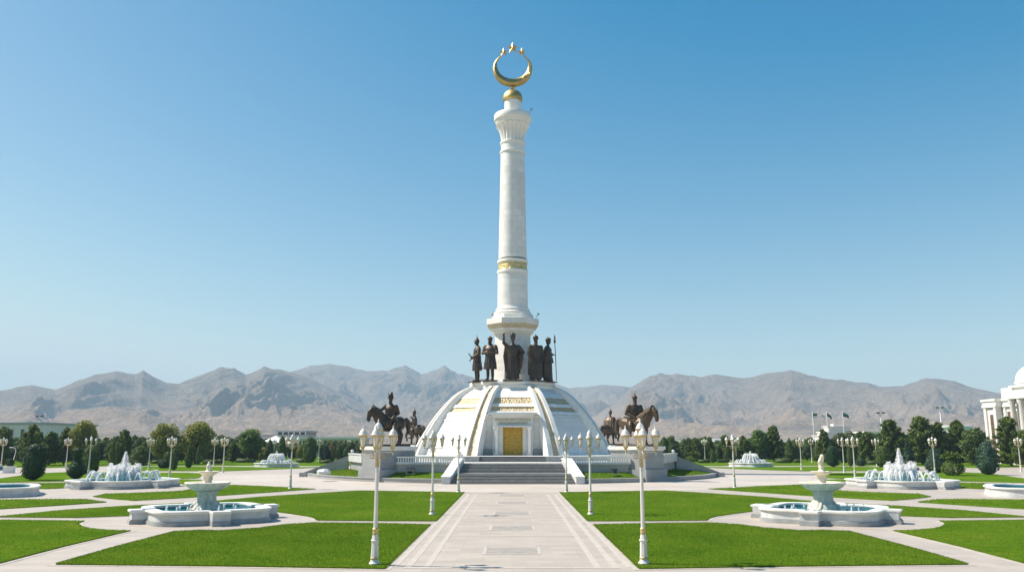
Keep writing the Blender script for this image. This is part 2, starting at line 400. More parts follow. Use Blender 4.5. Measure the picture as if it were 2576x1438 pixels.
# lawns, surveyed as outlines on the ground plane
def G(pts): return [gp(x, y) for x, y in pts]
LAWN = [
 G([(141,1420),(290,1377),(439,1337.5),(500,1334.5),(562,1335.5),(655,1328.5),(720,1320),(790,1315.7),(930,1317),(1082,1320.3),(968,1431),(600,1425)]),
 G([(-260,1308),(0,1308.5),(212,1310.8),(197,1316),(197,1320),(205,1325),(225,1330),(270,1334),(328,1335.5),(160,1375),(0,1417),(-160,1459)]),
 G([(-60,1300.5),(0,1299.3),(152.6,1284),(320,1272.6),(496,1264.5),(655,1249.8),(790,1241),(905,1234),(1060,1236.5),(1168,1238.3),(1097.6,1310.8),(950,1310.3),(798,1309),(790,1303),(775,1299),(726,1291.7),(690,1287),(600,1281),(510,1279.5),(430,1283),(380,1287.5),(324,1297.4),(190.7,1302.3),(0,1301)]),
 G([(234.6,1249.6),(267,1242),(360,1239),(457.8,1234.5),(520,1225),(557,1218.8),(657,1222.5),(794,1229.8),(676,1238.3),(561.6,1246),(450,1253),(335.7,1259.3),(280,1255)]),
 G([(-70,1262),(0,1257),(152.6,1255.4),(213.6,1256),(267,1263),(152.6,1270.7),(0,1280.2),(-70,1284)]),
 G([(-60,1219),(0,1217),(177.4,1213.5),(182,1219),(178,1226.5),(114,1229.6),(0,1226),(-60,1225)]),
 G([(-60,1208),(0,1203),(90,1190),(168,1187),(357,1188.3),(470,1188.5),(506,1190.5),(508,1196),(500,1202),(470,1203.5),(357,1205),(180,1209.7),(0,1214),(-60,1216)]),
 G([(180,1212),(357,1207),(470,1205.3),(505,1206),(510,1209),(500,1214),(465,1219),(440,1213),(180,1214.5)]),
 G([(278,1184),(300,1176),(357,1173.8),(480,1172.5),(637,1174.3),(752,1174.6),(848,1173.2),(818,1175),(732,1178.5),(640,1182),(562,1184.6),(470,1184.5),(357,1184)]),
 G([(754,1171.5),(762,1166),(850,1165.5),(870,1166.5),(845,1171)]),
 G([(-60,1173.5),(-60,1164.5),(270,1164.5),(268,1172),(120,1176.5)]),
]
ALL = []
def edging(poly, w=.26):
    n = len(poly); A = sum(poly[i][0] * poly[(i + 1) % n][1] - poly[(i + 1) % n][0] * poly[i][1] for i in range(n)); sg = 1 if A > 0 else -1
    mb = MB()
    off = []
    for i in range(n):
        a, b, c = (Vector(poly[(i + k - 1) % n]) for k in range(3)); d1 = (b - a).normalized(); d2 = (c - b).normalized()
        n1 = Vector((d1.y, -d1.x)) * sg; n2 = Vector((d2.y, -d2.x)) * sg; m_ = n1 + n2; l = m_.length
        off.append(b + (m_ / l * min(w / max(.35, l / 2), w * 1.3) if l > .01 else n1 * w))
    for i in range(n):
        j = (i + 1) % n; q = [poly[i], poly[j], tuple(off[j]), tuple(off[i])]
        mb.prism(q, .0, .014)
    o = mb.build('lawn_edging', M['edging']); o['kind'] = 'structure'
for p in LAWN:
    for q in (p, mirror(p)):
        ALL.append(q); len(ALL) <= 8 and edging(q); o = MB().prism(q, -.02, .055).build('lawn', M['lawn']); o['kind'] = 'structure'
o = MB().prism([(-190, 186), (190, 186), (200, 300), (-200, 300)], -.02, .05).build('lawn', M['lawn']); o['kind'] = 'structure'
# grass blades: one mass of small tufts over the mown lawns, thinner with distance
def sample(poly, dens):
    tris = geometry.tessellate_polygon([[Vector((x, y, 0)) for x, y in poly]]); out = []
    for t in tris:
        a, b, c = (np.array(poly[i]) for i in t)
        A = abs((b[0] - a[0]) * (c[1] - a[1]) - (b[1] - a[1]) * (c[0] - a[0])) / 2
        Y = (a[1] + b[1] + c[1]) / 3; n = rng.poisson(A * dens)
        u = np.sqrt(rng.random((n, 1))); w = rng.random((n, 1)); out.append(a * (1 - u) + b * (u * (1 - w)) + c * (u * w))
    return np.concatenate(out) if out else np.zeros((0, 2))
def edge_pts(poly, dens):
    out = []
    for a, b in zip(poly, poly[1:] + poly[:1]):
        a, b = np.array(a), np.array(b); l = np.linalg.norm(b - a); n = int(l * dens); t = rng.random((n, 1))
        out.append(a + (b - a) * t + rng.normal(0, .035, (n, 2)))
    return np.concatenate(out)
def blades(name, polys, dens, edge, h, w):
    pts = np.concatenate([sample(p, dens) for p in polys] + [edge_pts(p, edge) for p in polys])
    n = len(pts); a = rng.random(n) * TAU; hh = h * (.55 + .8 * rng.random(n)); ln = rng.normal(0, .45, (n, 2)) * hh[:, None]
    d = np.stack([np.cos(a), np.sin(a)], 1) * w / 2
    V = np.zeros((n, 3, 3)); V[:, 0, :2] = pts - d; V[:, 1, :2] = pts + d; V[:, 2, :2] = pts + ln
    V[:, :2, 2] = .045; V[:, 2, 2] = .055 + hh
    o = mobj(name, np_mesh(name, V.reshape(-1, 3), np.arange(n * 3).reshape(n, 3)), M['blade']); o['kind'] = 'stuff'; return o
blades('grass', ALL[0:2], 340, 150, .055, .02)
blades('grass', ALL[2:6], 150, 90, .045, .024)
blades('grass', ALL[6:12], 30, 20, .07, .045)

# ------------------------------------------------------------------ mountains
SK_F = [(-700,1010),(-300,995),(0,982),(40,975),(80,970),(140,973),(180,962),(240,946),(290,938),(340,942),(360,938),(390,948),(420,956),(450,957),(500,944),(555,930),(590,929),(620,937),(665,926),(690,932),(735,940),(790,958),(850,985),(900,1008),(960,1034),(1020,1055),(1100,1072),(1300,1082),(1440,1070),(1500,1040),(1540,1016),(1565,996),(1590,977),(1620,962),(1660,946),(1700,941),(1760,946),(1800,943),(1870,948),(1900,945),(1930,940),(1990,936),(2040,944),(2080,950),(2120,955),(2160,961),(2220,968),(2270,967),(2330,956),(2350,955),(2400,962),(2450,975),(2500,985),(2600,1000),(2900,1010),(3300,1030)]
SK_B = [(-700,1060),(500,1060),(600,985),(690,946),(735,938),(780,925),(830,920),(880,924),(925,930),(975,932),(1020,925),(1060,935),(1090,932),(1120,928),(1150,938),(1185,945),(1260,957),(1330,962),(1400,965),(1430,972),(1470,972),(1520,971),(1560,975),(1600,979),(1680,1000),(1800,1060),(3300,1060)]
def skyline(tab, az):
    xs = []; es = []
    for x, y in tab:
        d = ray(x, y); xs.append(math.atan2(d[0], d[1])); es.append(d[2] / math.hypot(d[0], d[1]))
    return np.interp(az, xs, es)
def mountains(name, tab, r0, r1, seed, na, nr, rough_=1.0):
    az = np.linspace(-.74, .74, na); t = np.linspace(0, 1.12, nr); A, T_ = np.meshgrid(az, t, indexing='ij')
    R = r0 + (r1 - r0) * T_; X = R * np.sin(A); Y = R * np.cos(A)
    E = skyline(tab, A)
    wx = fbm(X / 900, Y / 900, 3, seed + 50) * 260; wy = fbm(X / 900 + 9, Y / 900, 3, seed + 60) * 260
    rg = ridged((X + wx) / 620, (Y + wy) / 1250, 6, seed, .52)
    rg2 = ridged((X + wx) / 190, (Y + wy) / 330, 5, seed + 20, .55)
    prof = np.where(T_ < 1, .10 * T_ + .90 * np.clip((T_ - .22) / .78, 0, 1) ** 1.45, 1 - (T_ - 1) * 4)
    amp = np.clip((T_ - .15) / .4, 0, 1) * np.clip((1.04 - T_) / .34, .05, 1)
    e = E * (prof + amp * rough_ * (.70 * (rg - .46) + .26 * (rg2 - .45)))
    e = np.maximum(e, 0.0)
    mx = e.max(axis=1); k = np.hanning(123)[1:-1]; k = k / k.sum()
    fac = np.interp(az, az, E[:, 0]) / np.maximum(np.convolve(np.pad(mx, 60, mode='edge'), k, 'valid'), 1e-5)
    e = e * (1 + (fac[:, None] - 1) * np.clip(T_ / .6, 0, 1))
    Z = e * R + np.where(T_ < 1, HC * np.clip(T_ * 3, 0, 1), HC) - 2 * (T_ <= 0)
    V = np.stack([X, Y, Z], -1).reshape(-1, 3)
    i, j = np.meshgrid(np.arange(na - 1), np.arange(nr - 1), indexing='ij'); q = (i * nr + j).ravel()
    Fc = np.stack([q, q + nr, q + nr + 1, q + 1], 1)
    me = np_mesh(name, V, Fc); me.shade_smooth()
    o = mobj(name, me, M['rock']); o['kind'] = 'structure'; return X, Y, Z, T_
m = M['rock'] = mat('mountain_rock', (.26, .22, .19), .95, 0, .1); v = coords(m)
s_ = N(m, 'ShaderNodeSeparateXYZ'); L(m, v, s_.inputs[0])
hz = math_(m, 'ADD', math_(m, 'DIVIDE', s_.outputs[2], 330.0), math_(m, 'MULTIPLY', math_(m, 'SUBTRACT', noise(m, v, .0035, 6, .65), .5), .55))
c1 = ramp(m, hz, [(.02, (.47, .345, .245)), (.27, (.46, .33, .24)), (.52, (.32, .245, .19)), (.8, (.28, .215, .17)), (1.0, (.28, .215, .17))])
c2 = mix(m, .75, c1, ramp(m, noise(m, v, .018, 8, .7), [(.32, (.50, .50, .49)), (.62, (1.12, 1.1, 1.08))]), 'MULTIPLY')
c3 = mix(m, .55, c2, ramp(m, noise(m, v, .09, 5, .75), [(.36, (.48, .50, .46)), (.6, (1.12, 1.1, 1.06))]), 'MULTIPLY')
veg = ramp(m, math_(m, 'ADD', math_(m, 'MULTIPLY', math_(m, 'ABSOLUTE', math_(m, 'SUBTRACT', hz, .2)), 3.0), noise(m, v, .006, 6, .7)), [(.36, (1, 1, 1)), (.5, (0, 0, 0))])
L(m, mix(m, veg, c3, mix(m, noise(m, v, .05, 3), (.055, .075, .05), (.16, .15, .11))), P(m).inputs['Base Color'])
bump(m, noise(m, v, .03, 9, .75), 1.0, 30)
mountains('mountains', SK_B, 2600, 5600, 11, 1100, 220)
MT = mountains('mountains', SK_F, 1500, 4300, 3, 1500, 300)
# desert air
h_ = MB().box(-7000, 7000, -60, 6600, -3, 530).build('haze', None); h_['kind'] = 'stuff'
hm = bpy.data.materials.new('desert_haze'); hm.use_nodes = True; hm.node_tree.nodes.clear()
pv = hm.node_tree.nodes.new('ShaderNodeVolumePrincipled'); ou = hm.node_tree.nodes.new('ShaderNodeOutputMaterial')
pv.inputs['Color'].default_value = (.62, .83, 1.0, 1); pv.inputs['Density'].default_value = 1.6e-4; pv.inputs['Anisotropy'].default_value = 0.0
hm.node_tree.links.new(pv.outputs[0], ou.inputs['Volume']); h_.data.materials.clear(); h_.data.materials.append(hm)
#@@PART2@@
# ------------------------------------------------------------------ monument
mon = empty('monument', (.12, 142, 0))
tag(mon, 'tall white marble column on a ribbed dome, topped by a gold crescent and stars', 'monument')
RO = [(3.07, 16.9), (5, 16.1), (6.45, 15.2), (8.2, 14.1), (9.74, 12.95), (11.1, 11.75), (12.4, 10.5), (13.3, 9.2), (14.0, 7.7)]
T8 = math.tan(PI / 8); C8 = math.cos(PI / 8)
def pa(z): return (lerp(RO, z) - .95) * C8
def octo(a, rot=PI / 8):
    return [(a / C8 * math.cos(rot + k * PI / 4), a / C8 * math.sin(rot + k * PI / 4)) for k in range(8)]
def panel_mesh(z0, z1, off, n, base=None, sh=0.0):
    """One face of the octagonal dome between two heights, set proud by off."""
    mb = MB(); pr = []
    for i in range(n + 1):
        z = z0 + (z1 - z0) * i / n; pr.append((pa(z) + off, z))
    vs = []; fs = []
    for a, z in pr:
        w = (a - off) * T8 - sh
        vs += [(-w, -a, z), (w, -a, z), (w, -a + 1.2, z), (-w, -a + 1.2, z)]
    for i in range(n):
        for k in range(4): fs.append((i * 4 + k, i * 4 + (k + 1) % 4, i * 4 + 4 + (k + 1) % 4, i * 4 + 4 + k))
    fs.append((3, 2, 1, 0)); fs.append((n * 4, n * 4 + 1, n * 4 + 2, n * 4 + 3))
    return mb.add(vs, fs)
# core behind the panels
core = MB(); rows = [8.6, 9.74, 11.1, 12.4, 13.3, 14.0]; vs = []; fs = []
for z in rows: vs += [(x, y, z) for x, y in octo(pa(z) - .5)]
for i in range(len(rows) - 1):
    for k in range(8): fs.append((i * 8 + k, i * 8 + (k + 1) % 8, i * 8 + 8 + (k + 1) % 8, i * 8 + 8 + k))
core.add(vs, fs).build('dome_core', M['marble'], mon)
pw = panel_mesh(3.07, 8.45, 0, 8).mesh('dome_panel', 40); pw.materials.append(M['panel'])
extras = []
bc = panel_mesh(3.07, 4.15, .22, 2)
for a, b, o_ in ((8.45, 8.75, .14), (8.9, 9.2, .14), (9.25, 9.78, .26), (10.5, 11.02, .16), (11.97, 14.0, .05)):
    q = panel_mesh(a, b, o_, 4); bc.add(q.v, q.f)
mould = bc.mesh('panel_moulding', 40); mould.materials.append(M['marble'])
g1 = panel_mesh(9.78, 10.5, -.06, 2); q = panel_mesh(11.02, 11.97, -.04, 2); g1.add(q.v, q.f)
gm = g1.mesh('gold_band', 40); gm.materials.append(M['relief'])
g2 = panel_mesh(8.75, 8.9, 0, 1).mesh('panel_joint'); g2.materials.append(M['marble'])
pw0 = panel_mesh(8.3, 8.45, 0, 1).mesh('dome_panel', 40); pw0.materials.append(M['panel'])
bc0 = panel_mesh(9.25, 9.78, .26, 2)
for a, b, o_ in ((10.5, 11.02, .16), (11.97, 14.0, .05)):
    q = panel_mesh(a, b, o_, 4); bc0.add(q.v, q.f)
mould0 = bc0.mesh('panel_moulding', 40); mould0.materials.append(M['marble'])
for k in range(8):
    p_ = mobj('dome_panel', pw if k else pw0, None, mon); p_.rotation_euler.z = k * PI / 4
    mobj('panel_moulding', mould if k else mould0, None, p_); mobj('gold_band', gm, None, p_); mobj('panel_joint', g2, None, p_)
# ribs: two fins with a gold channel between them
def rib_fin(t0, t1, din=1.9, dout=0.0):
    mb = MB(); zs_ = np.linspace(3.07, 14.0, 16); vs = []; fs = []
    for z in zs_:
        s_ = 1 - .38 * (z - 3.07) / 10.9; r1 = lerp(RO, z) - dout; r0 = r1 - din
        vs += [(t0 * s_, -r0, z), (t0 * s_, -r1, z), (t1 * s_, -r1, z), (t1 * s_, -r0, z)]
    for i in range(len(zs_) - 1):
        for k in range(4): fs.append((i * 4 + k, i * 4 + (k + 1) % 4, i * 4 + 4 + (k + 1) % 4, i * 4 + 4 + k))
    fs.append((3, 2, 1, 0)); e = (len(zs_) - 1) * 4; fs.append((e, e + 1, e + 2, e + 3)); return mb.add(vs, fs)
fa = rib_fin(-1.3, -.5); fb = rib_fin(.5, 1.3); fa.add(fb.v, fb.f); ft = rib_fin(-.5, .5, 1.3, .55); fa.add(ft.v, ft.f)
rm = fa.mesh('rib', 35); rm.materials.append(M['marble'])
gs = rib_fin(-.5, .5, .1, .45).mesh('gold_strip', 35); gs.materials.append(M['relief'])
for k in range(8):
    r_ = mobj('rib', rm, None, mon); r_.rotation_euler.z = PI / 8 + k * PI / 4
    mobj('gold_strip', gs, None, r_)
MB().prism(octo(7.15), 12.9, 14.1).lathe([(6.9, 14.1), (7.15, 14.16), (7.3, 14.3), (7.3, 14.62), (7.2, 14.75)], 96).build('dome_ring', M['marble'], mon, 35)
# entrance block and portal
ENT0 = set(o.name for o in COL.objects)
def wallw(z): return 6.1 - (z - 3.07) * .30
en = MB()
for z0, z1, o_ in ((3.07, 8.2, 0), (8.2, 8.35, .1), (8.35, 8.75, 0), (8.75, 9.05, .2), (9.05, 9.3, 0)):
    a_, b_ = wallw(z0), wallw(z1); y0, y1 = -14.5 - o_, -10.6
    en.add([(-a_, y0, z0), (a_, y0, z0), (a_, y1, z0), (-a_, y1, z0), (-b_, y0, z1), (b_, y0, z1), (b_, y1, z1), (-b_, y1, z1)], [(3, 2, 1, 0), (4, 5, 6, 7), (0, 1, 5, 4), (1, 2, 6, 5), (2, 3, 7, 6), (3, 0, 4, 7)])
en.build('entrance_wall', M['panel'], mon)
for s_ in (-4.35, 4.35): MB().box(s_ - 1.25, s_ + 1.25, -14.85, -14.5, 3.07, 4.0).build('wall_base', M['granite'], mon)
po = MB().box(-3.05, -1.52, -15.2, -14.5, 3.07, 7.5).box(1.52, 3.05, -15.2, -14.5, 3.07, 7.5).box(-3.05, 3.05, -15.2, -14.5, 7.5, 8.98)
po.box(-3.25, 3.25, -15.4, -12.9, 8.98, 9.12).box(-3.75, 3.75, -15.75, -12.7, 9.12, 9.5).box(-3.05, 3.05, -15.32, -15.2, 7.5, 7.72).box(-2.85, 2.85, -16.0, -15.2, 7.28, 7.5)
portal = po.build('portal', M['panel'], mon)
MB().box(-2.75, 2.75, -15.27, -15.2, 8.25, 8.62).build('gold_band', M['tanband'], portal)
MB().box(-2.25, 2.25, -15.25, -15.2, 7.8, 8.05).build('gold_band', M['tanband'], portal)
for s_ in (-1, 1):
    cb = MB().lathe([(.46, 3.07), (.46, 3.2), (.38, 3.26), (.36, 3.36), (.28, 3.42), (.27, 4.5), (.25, 6.9), (.31, 6.98), (.29, 7.05), (.42, 7.2), (.42, 7.28)], 24, T3(s_ * 2.5, -15.62, 0))
    cb.ball((s_ * 2.5 - .34, -15.85, 7.13), .12, 8).ball((s_ * 2.5 + .34, -15.85, 7.13), .12, 8)
    cb.build('column', M['marble'], portal, 40)
for sx in (-1, 1):
    d_ = MB().box(min(sx * 1.42, sx * .012), max(sx * 1.42, sx * .012), -14.82, -14.6, 3.12, 7.28)
    for i in range(4):
        for j in range(2):
            x = sx * (.4 + j * .62); z = 3.7 + i * .98
            d_.box(x - .22, x + .22, -14.88, -14.82, z - .36, z + .36).lathe([(.14, 0), (.12, .05), (.03, .07)], 10, T3(x, -14.88, z) @ Matrix.Rotation(PI / 2, 4, 'X'))
    d_.build('door', M['door'], mon)
MB().box(-1.52, -1.42, -15.0, -14.6, 3.07, 7.42).box(1.42, 1.52, -15.0, -14.6, 3.07, 7.42).box(-1.42, 1.42, -15.0, -14.6, 7.28, 7.42).build('door_frame', M['doorframe'], mon)
for o in list(COL.objects):
    if o.name not in ENT0 and o.parent == mon: o.location.y += 2.1            # the entrance stands back between the two front ribs
# pedestal, slab, shaft
vs = octo(3.38); vt = octo(2.95); pb = MB().add([(x, y, 14.75) for x, y in vs] + [(x, y, 23.4) for x, y in vt], [tuple(range(7, -1, -1)), tuple(range(8, 16))] + [(k, (k + 1) % 8, 8 + (k + 1) % 8, 8 + k) for k in range(8)])
pb.build('pedestal', M['panel'], mon)
def octo_stack(prof):
    mb = MB(); vs = []; fs = []
    for a, z in prof: vs += [(x, y, z) for x, y in octo(a)]
    for i in range(len(prof) - 1):
        for k in range(8): fs.append((i * 8 + k, i * 8 + (k + 1) % 8, i * 8 + 8 + (k + 1) % 8, i * 8 + 8 + k))
    fs.append(tuple(range(7, -1, -1))); e = (len(prof) - 1) * 8; fs.append(tuple(range(e, e + 8))); return mb.add(vs, fs)
octo_stack([(3.12, 23.0), (3.2, 23.2), (3.5, 23.35), (3.6, 23.7), (3.75, 23.85)]).build('pedestal_moulding', M['marble'], mon)
octo_stack([(3.75, 23.85), (4.05, 24.2), (4.25, 24.55)]).build('gold_moulding', M['tanband'], mon)
octo_stack([(4.3, 24.55), (4.42, 24.62), (4.42, 25.5), (4.36, 25.54)]).build('slab', M['panel'], mon)
octo_stack([(3.5, 25.54), (3.5, 26.25), (3.4, 26.32)]).lathe([(3.05, 26.3), (3.2, 26.5), (3.22, 26.75), (3.0, 26.98), (2.86, 27.05), (2.98, 27.2), (2.96, 27.36), (2.72, 27.5), (2.62, 27.9)], 72).build('shaft_base', M['marble'], mon, 40)
MB().lathe([(2.62, 27.8), (2.57, 33.75)], 72).build('shaft', M['shaft'], mon, 40)
MB().lathe([(2.46, 36.3), (2.32, 44), (2.13, 55.5)], 72).build('shaft', M['shaft'], mon, 40)
tor = lambda r, z, h: [(r - .1, z), (r + .12, z + .06), (r + .18, z + h / 2), (r + .12, z + h - .06), (r - .1, z + h)]
for tt in (tor(2.55, 33.6, .6), tor(2.5, 35.45, .6), tor(2.14, 55.4, .45), tor(2.1, 57.1, .5)): MB().lathe(tt, 72).build('shaft_collar', M['marble'], mon, 40)
MB().lathe([(2.1, 55.8), (2.08, 57.2)], 72).build('shaft', M['marble'], mon, 40)
MB().lathe([(2.53, 34.1), (2.50, 35.6)], 72).build('gold_band', M['lattice'], mon, 40)
MB().lathe([(2.0, 57.5), (2.02, 58.2), (2.1, 58.8), (2.28, 59.5), (2.6, 60.2), (2.9, 60.6)], 240, None, lambda r, z, a: r * (1 + .10 * (abs(math.sin(a * 10)) - .5))).build('capital', M['marble'], mon, 60)
MB().lathe([(2.5, 60.45), (2.9, 60.85), (3.08, 61.3), (3.1, 61.5), (3.3, 61.56), (3.34, 61.7), (3.34, 62.5), (3.26, 62.68), (1.4, 62.74)], 72).build('balcony', M['marble'], mon, 40)
MB().lathe([(1.5, 62.7), (1.47, 65.5)], 48).build('neck', M['marble'], mon, 40)
MB().lathe([(1.5, 65.35), (1.74, 65.5), (1.8, 65.75), (1.76, 66.2), (1.55, 66.75), (1.15, 67.2), (.6, 67.48), (.25, 67.55), (.2, 67.65), (.33, 67.8), (.38, 68.0), (.33, 68.25), (.15, 68.4)], 48).build('cap_dome', M['gold'], mon, 40)
cr = MB(); vs = []; fs = []; nn = 90
for i in range(nn + 1):
    ph = math.radians(-144 + 288 * i / nn); sx, cz = math.sin(ph), -math.cos(ph)
    O = Vector((3.55 * sx, 0, 71.6 + 3.25 * cz)); I = Vector((2.75 * sx, 0, 72.1 + 2.35 * cz)); I = O.lerp(I, 1 - .72 * max(0, (abs(math.degrees(ph)) - 80) / 64)); th = (O - I).length
    d = .14 + .62 * (th / 1.46); m1 = O.lerp(I, .30); m2 = O.lerp(I, .78)
    for p, y in ((O, -.7 * d), (m1, -d), (m2, -.45 * d), (I, -.1 * d), (I, .1 * d), (m2, .45 * d), (m1, d), (O, .7 * d)): vs.append((p.x, y, p.z))
for i in range(nn):
    for k in range(8): fs.append((i * 8 + k, i * 8 + (k + 1) % 8, i * 8 + 8 + (k + 1) % 8, i * 8 + 8 + k))
fs.append(tuple(range(7, -1, -1))); fs.append(tuple(range(nn * 8, nn * 8 + 8)))
cres = cr.add(vs, fs).build('crescent', M['gold'], mon, 32)
def star(x, z, R):
    mb = MB(); vs = [(0, -.30 * R, 0), (0, .30 * R, 0)]; fs = []
    for k in range(10):
        a = PI / 2 + k * PI / 5; r = R if k % 2 == 0 else R * .40; vs.append((r * math.cos(a), 0, r * math.sin(a)))
    for k in range(10): fs += [(0, 2 + k, 2 + (k + 1) % 10), (1, 2 + (k + 1) % 10, 2 + k)]
    o = mb.add(vs, fs).build('star', M['gold'], cres); o.location = (x, 0, z); return o
star(0, 75.75, 1.15); star(-1.66, 74.9, .9); star(1.66, 74.9, .9)
# platform and terrace
MB().lathe([(21.2, 2.3), (21.2, 2.95), (21.3, 2.95), (21.3, 3.07)], 96).build('platform', M['step'], mon, 30)

ter = empty('terrace', (.12, 142, 0)); tag(ter, 'grey marble terrace with balustrades and a broad front staircase under the dome', 'terrace')
tp = [(-6.4, -30.6), (-15, -30.5), (-20.3, -26), (-24.0, -15.8), (-25, 0), (-23.6, 23), (-15, 30.5)]
poly = tp + [(-x, y) for x, y in tp[::-1]]
MB().prism(poly, -.1, 2.2).build('wall', M['wall'], ter)
def scale_poly(p, k): return [(x * k, y * k) for x, y in p]
MB().prism(scale_poly(poly, 1.006), 2.2, 2.35).build('floor', M['step'], ter)
def hw(Y): return 7.75 - (Y - 104.6) / (111.3 - 104.6) * 1.4
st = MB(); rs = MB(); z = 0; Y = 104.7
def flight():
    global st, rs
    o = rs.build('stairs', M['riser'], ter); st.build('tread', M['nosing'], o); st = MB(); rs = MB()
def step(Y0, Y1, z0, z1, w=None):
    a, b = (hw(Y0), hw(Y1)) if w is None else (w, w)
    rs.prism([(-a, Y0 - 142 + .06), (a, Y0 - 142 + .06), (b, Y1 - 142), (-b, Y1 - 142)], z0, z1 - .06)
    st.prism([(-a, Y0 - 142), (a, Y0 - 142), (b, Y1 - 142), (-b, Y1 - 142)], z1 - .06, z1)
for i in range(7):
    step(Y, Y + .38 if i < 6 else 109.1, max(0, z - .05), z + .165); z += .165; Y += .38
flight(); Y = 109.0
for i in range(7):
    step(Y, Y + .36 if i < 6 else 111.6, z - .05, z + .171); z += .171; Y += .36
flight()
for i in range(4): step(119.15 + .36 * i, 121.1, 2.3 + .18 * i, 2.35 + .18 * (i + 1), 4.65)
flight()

for s_ in (-1, 1):
    MB().prism([(s_ * 4.7, -22.95), (s_ * 6.75, -22.95), (s_ * 6.75, -20.3), (s_ * 4.7, -20.3)], 2.3, 2.95).prism([(s_ * 4.62, -23.05), (s_ * 6.85, -23.05), (s_ * 6.85, -20.3), (s_ * 4.62, -20.3)], 2.95, 3.07).build('stair_block', M['granite'], ter)
    zt = lambda p: .78 + max(0, min(1, (p[1] + 37.0) / 5.6)) * 2.05
    a = [(s_ * 7.72, -37.45), (s_ * 8.75, -37.45), (s_ * 7.4, -30.4), (s_ * 6.37, -30.4)]
    mb = MB()
    for i in range(8):
        t0, t1 = i / 8, (i + 1) / 8
        A, B, C_, D = (Vector(p) for p in a); q = [A.lerp(D, t0), B.lerp(C_, t0), B.lerp(C_, t1), A.lerp(D, t1)]
        q = [tuple(p) for p in q]
        mb.prism(q, -.05, zt)
    mb.build('stringer', M['basin'], ter)
    cp = MB()
    for i in range(8):
        t0, t1 = i / 8, (i + 1) / 8
        A, B, C_, D = (Vector(p) for p in a); A2, B2 = A.lerp(B, -.07), A.lerp(B, 1.07); D2, C2 = D.lerp(C_, -.07), D.lerp(C_, 1.07)
        q = [tuple(A2.lerp(D2, t0)), tuple(B2.lerp(C2, t0)), tuple(B2.lerp(C2, t1)), tuple(A2.lerp(D2, t1))]
        cp.prism(q, lambda p: zt(p) + .003, lambda p: zt(p) + .16)
    cp.build('stringer_coping', M['marble'], ter)
    # newel posts at the stair head
    MB().box(s_ * 6.9 - .32, s_ * 6.9 + .32, -30.9, -30.2, 2.2, 3.35).box(s_ * 6.9 - .4, s_ * 6.9 + .4, -30.98, -30.12, 3.35, 3.5).ball((s_ * 6.9, -30.55, 3.68), .2, 10).build('newel', M['marble'], ter, 40)
    ba = MB().box(min(s_ * 7.3, s_ * 15.2), max(s_ * 7.3, s_ * 15.2), -30.62, -30.22, 2.36, 2.5).box(min(s_ * 7.3, s_ * 15.2), max(s_ * 7.3, s_ * 15.2), -30.62, -30.22, 3.02, 3.2)
    for x in (9.9, 12.5): ba.box(s_ * x - .2, s_ * x + .2, -30.6, -30.24, 2.5, 3.02)
    ba = ba.build('balustrade', M['marble'], ter)
    bl = MB().lathe([(.10, 2.5), (.10, 2.55), (.06, 2.6), (.115, 2.72), (.10, 2.8), (.055, 2.92), (.09, 2.98), (.09, 3.02)], 10).mesh('baluster', 40); bl.materials.append(M['marble'])
    for i in range(24):
        x = 7.5 + i * .325
        if min(abs(x - 9.9), abs(x - 12.5)) > .22: o = mobj('baluster', bl, None, ba); o.location = (s_ * x, -30.42, 0)
    # side parapet beyond the plinth
    def strip(p, q, w, z0, z1):
        p, q = Vector(p), Vector(q); n = Vector((-(q - p).y, (q - p).x)).normalized() * w / 2
        return [tuple(p + n), tuple(p - n), tuple(q - n), tuple(q + n)], z0, z1
    MB().prism(*strip((s_ * 20.2, -26.3), (s_ * 23.9, -16.1), .7, 2.3, 3.3)).prism(*strip((s_ * 20.15, -26.4), (s_ * 23.95, -16.0), .86, 3.3, 3.46)).ball((s_ * 23.6, -16.8, 3.72), .26, 10).build('parapet', M['basin'], ter, 40)

